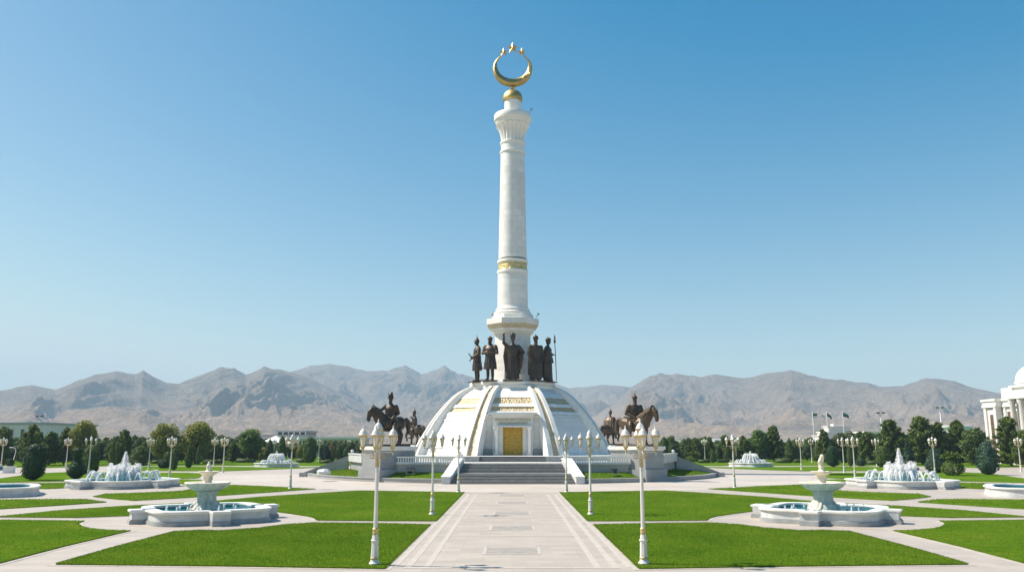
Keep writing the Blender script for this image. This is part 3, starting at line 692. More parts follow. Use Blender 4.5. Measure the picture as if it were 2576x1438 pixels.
def fan(name, pts_a, pts_b, za, zb, m, rows=8):
    n = len(pts_a); V = []
    for j in range(rows + 1):
        t = j / rows
        for i in range(n):
            a, b = pts_a[i], pts_b[i]; V.append((a[0] * (1 - t) + b[0] * t, a[1] * (1 - t) + b[1] * t, za * (1 - t) + zb[i] * t))
    Fc = [(j * n + i, j * n + i + 1, (j + 1) * n + i + 1, (j + 1) * n + i) for j in range(rows) for i in range(n - 1)]
    me = bpy.data.meshes.new(name); me.from_pydata(V, [], Fc); me.update()
    if me.polygons[0].normal.z < 0: me.flip_normals()
    o = mobj(name, me, m); o['kind'] = 'structure'; return o
for s_, side in ((-1, 'left'), (1, 'right')):
    a0, a1 = math.asin(8.6 / 32), math.asin(30.9 / 32); A = [a0 + (a1 - a0) * i / 40 for i in range(41)]
    arc = lambda r: [(s_ * r * math.sin(t), 137 - r * math.cos(t)) for t in A]
    kb = MB()
    for r0, r1, z0, z1 in ((31.45, 32, -.05, .45), (31.4, 32.08, .45, .56)):
        p0, p1 = arc(r0), arc(r1)
        for i in range(40): kb.prism([p0[i], p0[i + 1], p1[i + 1], p1[i]], z0, z1)
    tag(kb.build('garden_kerb', M['wall']), f'low curved stone kerb around the sloping lawn on the {side} of the stairs', 'kerb', 'kerbs around the monument lawns')
    inner = [(s_ * x, y) for x, y in ((8.6, 111.5), (15.1, 111.5), (20.4, 115.9), (24.0, 126.0), (27, 126.4), (30.6, 127.0))]
    def along(pl, n):
        d = [0]
        for p, q in zip(pl, pl[1:]): d.append(d[-1] + math.dist(p, q))
        return [tuple(np.interp(d[-1] * i / n, d, [p[k] for p in pl]) for k in (0, 1)) for i in range(n + 1)]
    ib_ = along(inner, 40); zz = [1.18 if abs(p[0]) < 24 else 1.18 - .68 * (abs(p[0]) - 24) / 6.6 for p in ib_]
    fan('lawn', arc(31.5), ib_, .5, zz, M['lawn'])
    n_ = 9000; t = rng.random(n_) * 39.999; u = rng.random(n_); i0 = t.astype(int)
    ar = np.array(arc(31.45)); ibn = np.array(ib_); zn = np.array(zz); fr = (t - i0)[:, None]
    pa_ = ar[i0] * (1 - fr) + ar[i0 + 1] * fr; pb_ = ibn[i0] * (1 - fr) + ibn[i0 + 1] * fr; p = pa_ * (1 - u[:, None]) + pb_ * u[:, None]
    zb_ = .5 * (1 - u) + zn[i0] * u; V = np.zeros((n_, 3, 3)); an = rng.random(n_) * TAU; d = np.stack([np.cos(an), np.sin(an)], 1) * .03
    V[:, 0, :2] = p - d; V[:, 1, :2] = p + d; V[:, 2, :2] = p + rng.normal(0, .03, (n_, 2)); V[:, :2, 2] = zb_[:, None] - .01; V[:, 2, 2] = zb_ + .06 + .06 * rng.random(n_)
    o = mobj('grass', np_mesh('grass', V.reshape(-1, 3), np.arange(n_ * 3).reshape(n_, 3)), M['blade']); o['kind'] = 'stuff'
    p, q = (s_ * 24.2, 126.2), (s_ * 30.9, 127.2)
    wz = lambda p_: 3.2 - (math.dist(p_, (s_ * 24.2, 126.2)) / 6.78) * 2.58
    pl, _, _ = strip(p, q, .55, 0, 0); pl2, _, _ = strip(p, q, .75, 0, 0)
    wb = MB().prism(pl, -.05, lambda p_: wz(p_) - .12).prism(pl2, lambda p_: wz(p_) - .117, wz)
    wb.box(s_ * 30.95 - .55, s_ * 30.95 + .55, 126.6, 127.7, -.05, .62)
    tag(wb.build('wing_wall', M['wall']), f'sloping grey stone wing wall running down from the {side} horseman plinth', 'wall', 'sloping wing walls')
# ------------------------------------------------------------------ plinths
PL = [(-16.4, 113.5, -45, 'front left'), (16.6, 113.5, 45, 'front right'), (-19.4, 168, -135, 'rear left'), (19.6, 168, 135, 'rear right')]
PLAB = ['grey stone plinth under the horseman raising his arm', 'stone plinth under the horseman holding a sabre',
        'stone plinth behind the dome under the distant horseman with a spiked helmet', 'stone plinth behind the dome under the cloaked rear horseman']
for (x, y, az, w_), lb in zip(PL, PLAB):
    pm = empty('statue_plinth', (x, y, 0), math.radians(az)); tag(pm, lb, 'plinth', 'plinths of the horsemen')
    MB().box(-2.35, 2.35, -3.2, 3.2, -.05, 1.55).build('base', M['plinth'], pm)
    MB().box(-2.0, 2.0, -2.85, 2.85, 1.55, 3.95).build('die', M['plinth'], pm)
    MB().box(-2.1, 2.1, -2.95, 2.95, 3.95, 4.1).box(-2.25, 2.25, -3.1, 3.1, 4.1, 4.5).build('cornice', M['marble'], pm)

# ------------------------------------------------------------------ bronze figures
def fuse(mb, name, m, parent=None, voxel=.014, smooth=4):
    """Merge overlapping closed shapes into one continuous sculpted surface."""
    me = mb.mesh(name); o = bpy.data.objects.new(name, me); COL.objects.link(o)
    r = o.modifiers.new('r', 'REMESH'); r.mode = 'VOXEL'; r.voxel_size = voxel
    s_ = o.modifiers.new('s', 'SMOOTH'); s_.factor = .5; s_.iterations = smooth
    dg = bpy.context.evaluated_depsgraph_get(); me2 = bpy.data.meshes.new_from_object(o.evaluated_get(dg))
    bpy.data.objects.remove(o); bpy.data.meshes.remove(me); me2.name = name; me2.shade_smooth()
    me2.materials.clear(); me2.materials.append(m); return link(bpy.data.objects.new(name, me2), parent)
def robe(mb, rings, pleats=14, n=56):
    """rings: (z, rx, ry, cx, cy, pleat depth)"""
    vs = []; fs = []
    for (z, rx, ry, cx, cy, am) in rings:
        for k in range(n):
            a = TAU * k / n; q = 1 + am * math.cos(pleats * a + 1.3 * math.sin(3 * a))
            vs.append((cx + rx * q * math.cos(a), cy + ry * q * math.sin(a), z))
    for i in range(len(rings) - 1):
        for k in range(n): fs.append((i * n + k, i * n + (k + 1) % n, (i + 1) * n + (k + 1) % n, (i + 1) * n + k))
    fs.append(tuple(range(n - 1, -1, -1))); fs.append(tuple(range((len(rings) - 1) * n, len(rings) * n)))
    mb.add(vs, fs)
def hand(mb, w, d, grip=True, point=False):
    """Palm and five fingers leaving wrist w along d."""
    w = Vector(w); d = Vector(d).normalized(); s_ = d.cross(Vector((0, 0, 1)));
    if s_.length < .2: s_ = Vector((1, 0, 0))
    s_.normalize(); nrm = s_.cross(d)
    mb.tube([w, w + d * .045, w + d * .085], [(.030, .02), (.042, .022), (.040, .020)], 10, None, up=s_)
    for i, (o_, l) in enumerate(((-.030, .062), (-.010, .075), (.011, .070), (.031, .055))):
        b = w + d * .085 + s_ * o_
        if point and i == 1: mb.tube([b, b + d * .05, b + d * .10], [.013, .012, .009], 7)
        else: mb.tube([b, b + d * l * .5 + nrm * -.012, b + d * l * .55 + nrm * -.045, b + d * l * .2 + nrm * -.058] if grip else [b, b + d * l * .6 - nrm * .01, b + d * l - nrm * .03], [.0125, .012, .011, .010] if grip else [.0125, .011, .009], 7)
    t = w + d * .03 + s_ * .036
    mb.tube([t, t + d * .035 + s_ * .022 - nrm * .015, t + d * .07 + s_ * .012 - nrm * .035], [.015, .013, .010], 7)
def head(mb, c, hat='turban', beard=True, yaw=0.0, s=1.0):
    T = Matrix.Translation(c) @ Matrix.Rotation(yaw, 4, 'Z') @ Matrix.Scale(s, 4)
    mb.ball((0, 0, 0), (.078, .098, .12), 16, T)
    mb.tube([(0, -.09, .02), (0, -.112, -.015)], [.010, .017], 8, T)                 # nose
    mb.ball((0, -.075, .045), (.055, .025, .014), 10, T)                             # brow
    for sx in (-1, 1):
        mb.ball((sx * .03, -.088, .018), (.013, .010, .009), 8, T)                   # eyes
        mb.ball((sx * .08, .005, -.005), (.014, .026, .034), 8, T)                   # ears
    mb.ball((0, -.09, -.055), (.028, .016, .012), 8, T)                              # mouth
    mb.tube([(0, .01, -.09), (0, .02, -.19)], [.058, .068], 12, T)                   # neck
    if beard: mb.tube([(0, -.06, -.075), (0, -.075, -.13), (0, -.06, -.20)], [(.062, .04), (.052, .035), (.018, .015)], 12, T)
    if hat == 'turban':
        mb.ball((0, .005, .085), (.118, .125, .075), 16, T); mb.ball((0, .0, .13), (.07, .075, .06), 12, T)
    elif hat == 'crown':
        mb.lathe([(.105, .05), (.11, .10), (.12, .17), (.10, .24), (.05, .27)], 16, T)
        for k in range(7):
            a = TAU * k / 7; mb.tube([(.1 * math.cos(a), .1 * math.sin(a), .16), (.115 * math.cos(a), .115 * math.sin(a), .30)], [.03, .006], 6, T)
        mb.tube([(0, 0, .24), (0, 0, .34)], [.05, .012], 8, T)
    elif hat == 'spike':
        mb.lathe([(.115, .035), (.118, .06), (.10, .11), (.075, .165), (.035, .215), (.018, .25), (.012, .34)], 16, T)
    elif hat == 'round':
        mb.lathe([(.108, .03), (.122, .09), (.12, .14), (.09, .185), (.03, .20)], 16, T)
    elif hat == 'plume':
        mb.lathe([(.118, .03), (.125, .075), (.11, .14), (.085, .20), (.05, .26), (.02, .31)], 16, T)
        mb.tube([(-.02, -.09, .10), (-.05, -.12, .25), (-.03, -.10, .36)], [.02, .016, .008], 8, T)
        mb.tube([(.0, .05, .12), (.02, .12, .25), (.0, .10, .34)], [.035, .022, .008], 8, T)
def arm(mb, sh, el, wr, r=(.078, .066, .046), **kw):
    mb.tube([sh, Vector(sh).lerp(el, .5), el, Vector(el).lerp(wr, .5), wr], [r[0], r[0] * .93, r[1], (r[1] + r[2]) / 2, r[2]], 12)
    hand(mb, wr, Vector(wr) - Vector(el), **kw)
def legs(mb, fy=0, top=.75):
    for sx in (-1, 1):
        mb.tube([(sx * .10, 0, top), (sx * .105, -.015, .48), (sx * .11, .01, .24), (sx * .115, .0, .07)], [.10, .075, .07, .052], 12)
        mb.tube([(sx * .115, .03, .045), (sx * .12, -.06, .04), (sx * .13, -.16, .03)], [.05, .045, .036], 10)
def chest(mb, w=.235, hem=.52, hemw=.27, am=.05, long_=False):
    z0 = .05 if long_ else hem
    robe(mb, [(z0, hemw, hemw * .78, 0, 0, am), (z0 + .25, hemw * .93, hemw * .74, 0, 0, am), (.85, hemw * .84, hemw * .66, 0, 0, am * .8), (1.02, w * .86, w * .66, 0, 0, am * .4), (1.2, w * .97, w * .68, 0, -.005, .01), (1.34, w * 1.03, w * .66, 0, 0, 0), (1.43, w * .93, w * .52, 0, .01, 0), (1.49, w * .52, w * .38, 0, .01, 0), (1.54, .07, .075, 0, .01, 0)])
def belt(mb): robe(mb, [(1.0, .222, .172, 0, 0, 0), (1.05, .222, .172, 0, 0, 0)], 3)
SC = 3.86
def statue(name, mb, x, y, z, yaw, label, m=M['bronze'], scale=SC, vox=.0125):
    e = empty(name, (x, y, z), yaw); tag(e, label, 'statue', 'bronze figures around the column'); e.scale = (scale,) * 3
    b = fuse(mb, 'figure', m, e, vox, 3); return e
ZB = 14.75 + .16
def foot(e, w=.36, d=.30): MB().box(-w, w, -d, d, -.042, 0).build('base_plate', M['bronze'], e)
# centre: long open robe, right arm raised with pointing finger, crown, left hand on hip
mb = MB(); legs(mb, 0, .4); chest(mb, .25, 0, .27, .07, True); head(mb, (0, -.02, 1.70), 'crown', True)
arm(mb, (-.235, 0, 1.42), (-.385, -.06, 1.56), (-.375, -.12, 1.84), (.085, .07, .045), point=True)
arm(mb, (.235, 0, 1.42), (.46, .0, 1.14), (.27, -.13, .98), (.085, .075, .05))
robe(mb, [(.28, .30, .10, .02, .20, .06), (.8, .31, .10, .01, .19, .06), (1.2, .30, .09, 0, .14, .04), (1.44, .25, .07, 0, .07, 0)], 9)
mb.tube([(-.26, .05, 1.42), (-.30, .10, 1.0), (-.22, .12, .35)], [(.09, .06), (.11, .05), (.10, .05)], 12)
mb.tube([(.36, .02, 1.2), (.34, .12, .9), (.30, .14, .5)], [(.09, .05), (.11, .05), (.08, .04)], 12); belt(mb)
e = statue('standing_statue', mb, .12, 135.55, ZB, 0, 'crowned bronze figure in a long robe raising one arm, in front of the column'); foot(e, .42, .34)
mb = MB(); legs(mb); chest(mb, .25, .47, .285, .05); head(mb, (0, -.02, 1.68), 'turban', True, -.3); belt(mb)
arm(mb, (-.235, 0, 1.42), (-.30, -.08, 1.15), (-.08, -.22, 1.17), (.095, .085, .05)); arm(mb, (.235, 0, 1.42), (.34, -.05, 1.14), (.10, -.24, 1.13), (.095, .085, .05))
e = statue('standing_statue', mb, -3.55, 136.3, ZB, math.radians(-24), 'turbaned bronze figure in a knee-length coat with both hands at the waist'); foot(e)
mb = MB(); legs(mb); chest(mb, .225, .46, .265, .05); head(mb, (0, -.02, 1.66), 'spike', False, -.2); belt(mb)
arm(mb, (-.215, 0, 1.40), (-.30, -.02, 1.13), (-.22, -.20, .98), (.085, .075, .048)); arm(mb, (.215, 0, 1.40), (.30, -.06, 1.14), (.16, -.24, 1.02), (.085, .075, .048))
mb.tube([(.12, -.33, 1.06), (.24, -.10, .80), (.34, .16, .52)], [(.016, .028), (.02, .03), (.014, .02)], 8); mb.tube([(.06, -.28, 1.02), (.17, -.40, 1.02)], [.016, .016], 8); mb.tube([(.12, -.33, 1.06), (.08, -.42, 1.17)], [.02, .026], 8)
e = statue('standing_statue', mb, -5.75, 138.2, ZB - .05, math.radians(-68), 'bronze figure in a spiked helmet turned away with a sheathed sword at the hip'); foot(e)
mb = MB(); legs(mb, 0, .4); chest(mb, .265, 0, .27, .055, True); head(mb, (0, -.02, 1.70), 'round', True, .25); mb.tube([(0, 0, 1.88), (.02, 0, 1.97)], [.045, .012], 8)
arm(mb, (-.24, 0, 1.42), (-.31, .0, 1.12), (-.21, -.16, .93), (.105, .09, .055)); arm(mb, (.24, 0, 1.42), (.33, .0, 1.10), (.25, -.10, .86), (.105, .09, .055))
robe(mb, [(.22, .31, .20, 0, .06, .06), (.7, .31, .20, 0, .05, .05), (1.15, .30, .17, 0, .04, .03), (1.4, .26, .13, 0, .02, 0), (1.5, .15, .10, 0, .02, 0)], 10)
e = statue('standing_statue', mb, 3.85, 136.4, ZB, math.radians(24), 'broad bronze figure in a heavy full-length cloak with arms lowered'); foot(e)
mb = MB(); legs(mb, 0, .4); chest(mb, .225, 0, .25, .05, True); head(mb, (0, -.02, 1.68), 'round', False, .2); mb.tube([(0, 0, 1.86), (0, 0, 1.93)], [.04, .012], 8)
arm(mb, (-.215, 0, 1.40), (-.29, -.08, 1.14), (-.17, -.30, 1.12), (.09, .08, .05)); arm(mb, (.215, 0, 1.40), (.28, .0, 1.12), (.2, -.12, .92), (.09, .08, .05))
robe(mb, [(.15, .29, .19, 0, .06, .05), (.7, .28, .18, 0, .06, .05), (1.15, .27, .16, 0, .04, .03), (1.4, .24, .12, 0, .02, 0), (1.5, .14, .1, 0, .02, 0)], 10)
e = statue('standing_statue', mb, 5.95, 138.2, ZB - .05, math.radians(66), 'bronze figure in a long cloak holding an upright spear'); foot(e)
sp = MB().tube([(-.14, -.44, .02), (-.15, -.41, 1.0), (-.16, -.38, 1.68)], [.016, .018, .016], 8).tube([(-.16, -.38, 1.62), (-.16, -.38, 1.70), (-.16, -.38, 1.76)], [.03, .055, .03], 10).tube([(-.16, -.38, 1.76), (-.16, -.38, 1.83), (-.16, -.38, 1.98)], [.02, .04, .006], 8)
sp.build('spear', M['bronze'], e, 50)
# --- horsemen
def horse_mb():
    mb = MB()
    mb.tube([(0, -.70, 1.14), (0, -.50, 1.18), (0, -.2, 1.15), (0, .12, 1.13), (0, .42, 1.18), (0, .70, 1.22), (0, .92, 1.24)], [(.20, .30), (.30, .42), (.33, .43), (.35, .42), (.32, .40), (.34, .42), (.20, .28)], 20, None, up=(1, 0, 0))
    mb.tube([(0, -.46, 1.30), (0, -.72, 1.60), (0, -.92, 1.86), (0, -1.08, 1.98), (0, -1.2, 1.96)], [(.24, .42), (.20, .36), (.155, .30), (.13, .22), (.115, .17)], 16, None, up=(1, 0, 0))
    mb.tube([(0, -1.08, 1.98), (0, -1.25, 1.82), (0, -1.33, 1.58), (0, -1.36, 1.36)], [(.135, .18), (.125, .18), (.09, .13), (.08, .105)], 14, None, up=(1, 0, 0))
    mb.tube([(0, -1.35, 1.36), (0, -1.34, 1.31)], [(.075, .08), (.06, .06)], 10, None, up=(1, 0, 0)); mb.ball((0, -1.14, 1.72), (.09, .12, .16), 12)
    for sx in (-1, 1):
        mb.tube([(sx * .065, -1.08, 2.10), (sx * .085, -1.08, 2.19), (sx * .08, -1.11, 2.27)], [.045, .04, .01], 8)
        mb.ball((sx * .115, -1.20, 1.86), .024, 8)
    for i in range(14):                                                                # mane locks
        t = i / 13; y = -.42 - .66 * t; z = 1.66 + .46 * t + .06 * math.sin(t * 3)
        mb.tube([(.0, y, z + .05), (.13, y + .02, z - .05), (.2 + .02 * (i % 3), y + .05, z - .28 - .07 * (i % 2))], [.06, .055, .015], 7)
        mb.tube([(.0, y, z + .02), (-.02, y + .01, z + .08)], [.06, .03], 7)
    mb.tube([(0, -1.16, 2.12), (.02, -1.28, 2.0), (.02, -1.33, 1.88)], [.04, .035, .01], 7)
    def leg(pts, rs): mb.tube(pts, rs, 12); p = pts[-1]; mb.tube([(p[0], p[1], p[2] - .01), (p[0], p[1] - .03, p[2] - .10)], [.062, .08], 10)
    leg([(-.15, -.48, 1.08), (-.16, -.50, .80), (-.16, -.50, .50), (-.16, -.49, .28), (-.16, -.51, .13)], [(.14, .2), .13, .09, .065, .07])
    leg([(.15, -.50, 1.08), (.16, -.66, .86), (.16, -.80, .70), (.16, -.70, .46), (.16, -.64, .36)], [(.14, .2), .13, .09, .065, .07])
    for sx, dy in ((-1, 0), (1, -.12)):
        leg([(sx * .15, .66, 1.15), (sx * .18, .54 + dy, .86), (sx * .17, .78 + dy, .52), (sx * .17, .76 + dy, .30), (sx * .17, .70 + dy, .13)], [(.2, .27), .18, .10, .07, .075])
    mb.tube([(0, .92, 1.42), (0, 1.08, 1.46), (0, 1.20, 1.30), (0, 1.24, 1.0), (0, 1.20, .62)], [.09, .12, .14, .14, .05], 12)
    mb.tube([(0, 1.22, 1.1), (.03, 1.30, .8), (.02, 1.28, .55)], [.07, .08, .02], 10)
    return mb
HS = 2.28; HM = []
def horseman(x, y, az, label, m, rmb, rs, rz, yaw, extra=None, flip=False):
    e = empty('equestrian_statue', (x, y, 4.5), math.radians(az)); tag(e, label, 'statue', 'bronze horsemen')
    MB().box(-1.15, 1.15, -2.55, 2.7, 0, .26).build('base_plate', m, e)
    if not HM: HM.append(fuse(horse_mb(), 'horse', m, e, .018, 3)); h = HM[0]
    else: h = link(bpy.data.objects.new('horse', HM[0].data.copy()), e); h.data.materials.clear(); h.data.materials.append(m)
    h.scale = (HS * (-1.18 if flip else 1.18), HS * 1.12, HS); h.location.z = .26
    MB().tube([(-.30, .05, 1.30), (-.27, .05, 1.50), (0, .05, 1.575), (.27, .05, 1.50), (.30, .05, 1.30)], [(.02, .30)] * 5, 12, None, up=(0, 0, 1)).build('saddle_cloth', m, h, 50)
    r = fuse(rmb, 'rider', m, e, .0125, 3); r.scale = (rs,) * 3; r.location = (0, .1, rz); r.rotation_euler.z = yaw
    if extra: o = extra.build('sabre', m, r, 50)
    return e
def rider(hat, wide=.235, beard=True, yaw=0, cape=False, hems=.17):
    """Seated figure, seat at z=0; thighs astride."""
    mb = MB()
    robe(mb, [(-.10, .27, .24, 0, .02, .03), (.02, .23, .19, 0, .02, .03), (.16, wide * .84, wide * .66, 0, 0, .01), (.34, wide * .97, wide * .68, 0, 0, 0), (.50, wide * 1.04, wide * .66, 0, 0, 0), (.59, wide * .93, wide * .52, 0, .01, 0), (.65, wide * .5, wide * .36, 0, .01, 0), (.70, .07, .075, 0, .01, 0)])
    for sx in (-1, 1):
        mb.tube([(sx * .13, .02, -.02), (sx * .27, -.16, -.10), (sx * .30, -.22, -.18), (sx * .28, -.14, -.42), (sx * .28, -.12, -.56)], [.115, .10, .088, .07, .05], 12)
        mb.tube([(sx * .28, -.10, -.59), (sx * .29, -.22, -.60), (sx * .30, -.30, -.59)], [.05, .045, .03], 10)
    robe(mb, [(.09, wide * .9, wide * .72, 0, 0, 0), (.13, wide * .9, wide * .72, 0, 0, 0)], 3)
    head(mb, (0, -.02, .86), hat, beard, yaw)
    if cape: robe(mb, [(-.30, .36, .13, 0, .26, .08), (.1, .36, .13, 0, .22, .08), (.45, .31, .12, 0, .13, .05), (.62, .22, .09, 0, .06, 0)], 9)
    return mb
r1 = rider('plume', .24, True, -.1); arm(r1, (-.23, 0, .58), (-.40, -.14, .42), (-.55, -.34, .47), (.085, .075, .05)); arm(r1, (.23, 0, .58), (.32, .05, .30), (.18, -.16, .14), (.09, .08, .05))
r1.tube([(-.58, -.42, .46), (-.585, -.44, .56), (-.58, -.45, .68)], [.02, .02, .014], 8)
horseman(-16.4, 113.5, -45, 'bronze horseman in a plumed helmet stretching out one arm, on a stone plinth', M['bronze'], r1, 3.3, 3.35, math.radians(32))
r2 = rider('turban', .25, True, .2); arm(r2, (-.24, 0, .58), (-.36, .05, .28), (-.14, -.20, .16), (.095, .085, .05)); arm(r2, (.24, 0, .58), (.35, .0, .28), (.16, -.24, .2), (.095, .085, .05))
r2.tube([(.0, 0, 1.06), (.02, .0, 1.10)], [.04, .03], 8)
sab = MB().tube([(-.16, -.16, .05), (.0, -.28, .17), (.20, -.42, .36), (.30, -.50, .50)], [(.014, .03), (.012, .03), (.012, .026), (.006, .014)], 8)
horseman(16.6, 113.5, 45, 'brown bronze horseman in a turban holding a bare sabre across his lap', M['bronze_light'], r2, 3.3, 3.35, math.radians(-30), sab, True)
r3 = rider('spike', .235, True, .3); arm(r3, (-.22, 0, .58), (-.32, -.10, .30), (-.20, -.32, .26), (.085, .075, .05)); arm(r3, (.22, 0, .58), (.40, -.10, .44), (.52, -.26, .60), (.085, .075, .05))
r3.tube([(.42, -.30, .62), (.66, -.30, .66)], [.018, .016], 8)
horseman(-19.4, 168, -135, 'distant bronze horseman in a spiked helmet seen at the edge of the dome', M['bronze'], r3, 3.3, 3.35, math.radians(60))
r4 = rider('spike', .235, False, 0, True); arm(r4, (-.23, 0, .58), (-.38, .02, .32), (-.30, -.16, .10), (.09, .08, .05)); arm(r4, (.23, 0, .58), (.38, .02, .32), (.30, -.16, .10), (.09, .08, .05))
horseman(19.6, 168, 135, 'bronze horseman with a spread cloak seen from behind beside the dome', M['bronze_light'], r4, 3.3, 3.35, math.radians(10), None, True)
#@@PART3@@
# ------------------------------------------------------------------ lamp posts
def lathe_part(prof, name, m, parent, n=16, sm=40, T=None):
    return MB().lathe(prof, n, T).build(name, m, parent, sm)
def make_lantern(parent, x, y, z):
    """Tapered six-sided lantern: gilt cup, frosted glass, ribs, domed white cap with finial."""
    c = MB().lathe([(.02, -.20), (.035, -.17), (.02, -.13), (.05, -.08), (.085, .0), (.11, .03), (.115, .06)], 12).build('lantern_cup', M['lampgold'], parent, 40)
    c.location = (x, y, z)
    MB().lathe([(.095, .06), (.155, .48)], 6, rot=PI / 6).build('lantern_glass', M['glass'], c)
    rb = MB()
    for k in range(6):
        a = PI / 6 + k * PI / 3; rb.tube([(.100 * math.cos(a), .100 * math.sin(a), .06), (.162 * math.cos(a), .162 * math.sin(a), .48)], [.007, .008], 5)
    rb.lathe([(.165, .44), (.19, .47), (.20, .51), (.17, .53)], 12); rb.build('lantern_frame', M['lampgold'], c, 40)
    MB().lathe([(.19, .515), (.205, .54), (.165, .60), (.15, .66), (.10, .735), (.05, .775), (.03, .80), (.042, .835), (.025, .87), (.008, .96)], 14).build('lantern_cap', M['paint'], c, 40)
    return c
def make_lamp():
    e = empty('lamp_post'); e['category'] = 'lamp post'; e['group'] = 'white lamp posts of the park'
    lathe_part([(.235, -.02), (.235, .05), (.20, .09), (.175, .13), (.165, .2)], 'base', M['paint'], e, 16)
    lathe_part([(.172, .2), (.182, .225), (.182, .26), (.168, .28)], 'base_ring', M['lampgold'], e, 16)
    lathe_part([(.165, .28), (.160, .32), (.142, .9), (.178, .925), (.178, .965), (.145, .985), (.115, 1.15), (.10, 1.2)], 'pedestal', M['paint'], e, 8)
    lathe_part([(.105, 1.19), (.128, 1.22), (.118, 1.28), (.118, 1.36), (.130, 1.42), (.10, 1.46)], 'collar', M['lampgold'], e, 16)
    lathe_part([(.088, 1.45), (.086, 1.8), (.066, 3.95)], 'shaft', M['paint'], e, 8)
    lathe_part([(.066, 3.92), (.095, 3.95), (.088, 4.0), (.082, 4.22), (.10, 4.28)], 'gilt_sleeve', M['lampgold'], e, 12)
    lathe_part([(.10, 4.27), (.115, 4.32), (.10, 4.6), (.12, 4.64), (.06, 4.7), (.05, 4.98), (.075, 5.0)], 'head_block', M['paint'], e, 12)
    for k in range(4):
        T = Matrix.Rotation(k * PI / 2, 4, 'Z')
        ab = MB().tube([(.08, 0, 4.53), (.35, 0, 4.55), (.62, 0, 4.55)], [.026, .022, .024], 8, T).ball((.64, 0, 4.50), .035, 8, T).tube([(.64, 0, 4.47), (.645, 0, 4.41)], [.02, .006], 6, T)
        a_ = ab.build('arm', M['paint'], e, 40)
        sc = MB(); pts = [(.235 + (.115 - .085 * t) * math.cos(PI * .5 + t * 9.0), 0, 4.385 + (.115 - .085 * t) * math.sin(PI * .5 + t * 9.0)) for t in np.linspace(0, 1, 22)]
        sc.tube(pts, [.016] * 22, 6, T); sc.tube([(.36, 0, 4.5), (.43, 0, 4.46), (.50, 0, 4.51)], [.01, .016, .01], 6, T); sc.tube([(.09, 0, 4.30), (.2, 0, 4.27), (.35, 0, 4.30)], [.02, .014, .01], 6, T)
        sc.build('scroll', M['lampgold'], a_, 40)
        make_lantern(e, .64 * math.cos(k * PI / 2), .64 * math.sin(k * PI / 2), 4.73)
    make_lantern(e, 0, 0, 5.0)
    return e
lamp0 = make_lamp()
LAMPS = [ # photo base point, label
 ((942, 1418), 'nearest white and gold lamp post on the lawn left of the paved path'),
 ((1620, 1417), 'nearest white and gold lamp post on the lawn right of the paved path'),
 ((1087, 1293), 'second lamp post along the left edge of the paved path'),
 ((1486, 1293), 'second lamp post along the right edge of the paved path'),
 ((1153, 1237), 'third lamp post left of the path, just before the foot of the stairs'),
 ((1425, 1237), 'third lamp post right of the path, just before the foot of the stairs'),
 ((730, 1228), 'lamp post at the tip of the lawn wedge left of the monument'),
 ((1848, 1226), 'lamp post at the tip of the lawn wedge right of the monument'),
 ((426, 1201.6), 'lamp post on the lawn just right of the tall left spray fountain'),
 ((374, 1177.5), 'lamp post behind the left spray fountain in front of a bright green tree'),
 ((560.6, 1187), 'lamp post at the left edge of the ring road, behind the tiered fountain'),
 ((537, 1171), 'lamp post behind the ring road, beside the yellow-green round tree'),
 ((801.5, 1159.4), 'slim distant lamp post between the small colourful trees and the wing wall'),
 ((877, 1152), 'distant lamp post showing above the left wing wall'),
 ((688, 1158), 'distant lamp post directly behind the small left spray fountain'),
 ((221.4, 1200.6), 'lamp post between the clipped columns on the left lawn'),
 ((165.2, 1179.4), 'lamp post beyond the road left of the vase-shaped topiary'),
 ((1.6, 1181), 'lamp post at the very left edge of the view'),
 ((1774, 1162.6), 'slim distant lamp post among pines right of the monument'),
 ((1840, 1159), 'distant lamp post close beside a taller nearer lamp, left of the small right fountain'),
 ((1853, 1159.5), 'distant lamp post half hidden by the lamp at the right lawn tip'),
 ((1701, 1151), 'first of two close distant lamps behind the right wing wall'),
 ((1708, 1153), 'second of two close distant lamps behind the right wing wall'),
 ((2016.5, 1180.5), 'lamp post at the right edge of the ring road'),
 ((2043, 1162.5), 'distant lamp post left of the right tiered fountain finial'),
 ((2055, 1159.4), 'distant thin lamp post just behind the right tiered fountain finial'),
 ((2124.3, 1188.3), 'lamp post on the lawn between the tiered and the right spray fountain'),
 ((2151.6, 1201.6), 'taller lamp post left of the right spray fountain'),
 ((2206.4, 1171), 'lamp post behind the right spray fountain, before the white box building'),
 ((2353, 1193.7), 'lamp post in front of the blue-green clipped cone'),
 ((2409.4, 1168), 'lamp post with a trunk behind it, above the fan-shaped juniper'),
 ((2569, 1186), 'lamp post at the right edge in front of the columned palace'),
]
for i, ((x, y), lb) in enumerate(LAMPS):
    o = lamp0 if i == 0 else copy_tree(lamp0)
    X, Y = gp(x, y, .05); o.location = (X, Y, .05 if abs(X) > 5 else .01); o['label'] = lb
    o.rotation_euler.z = 0 if i < 2 else random.uniform(-.25, .25) if i < 6 else random.uniform(-.7, .7)

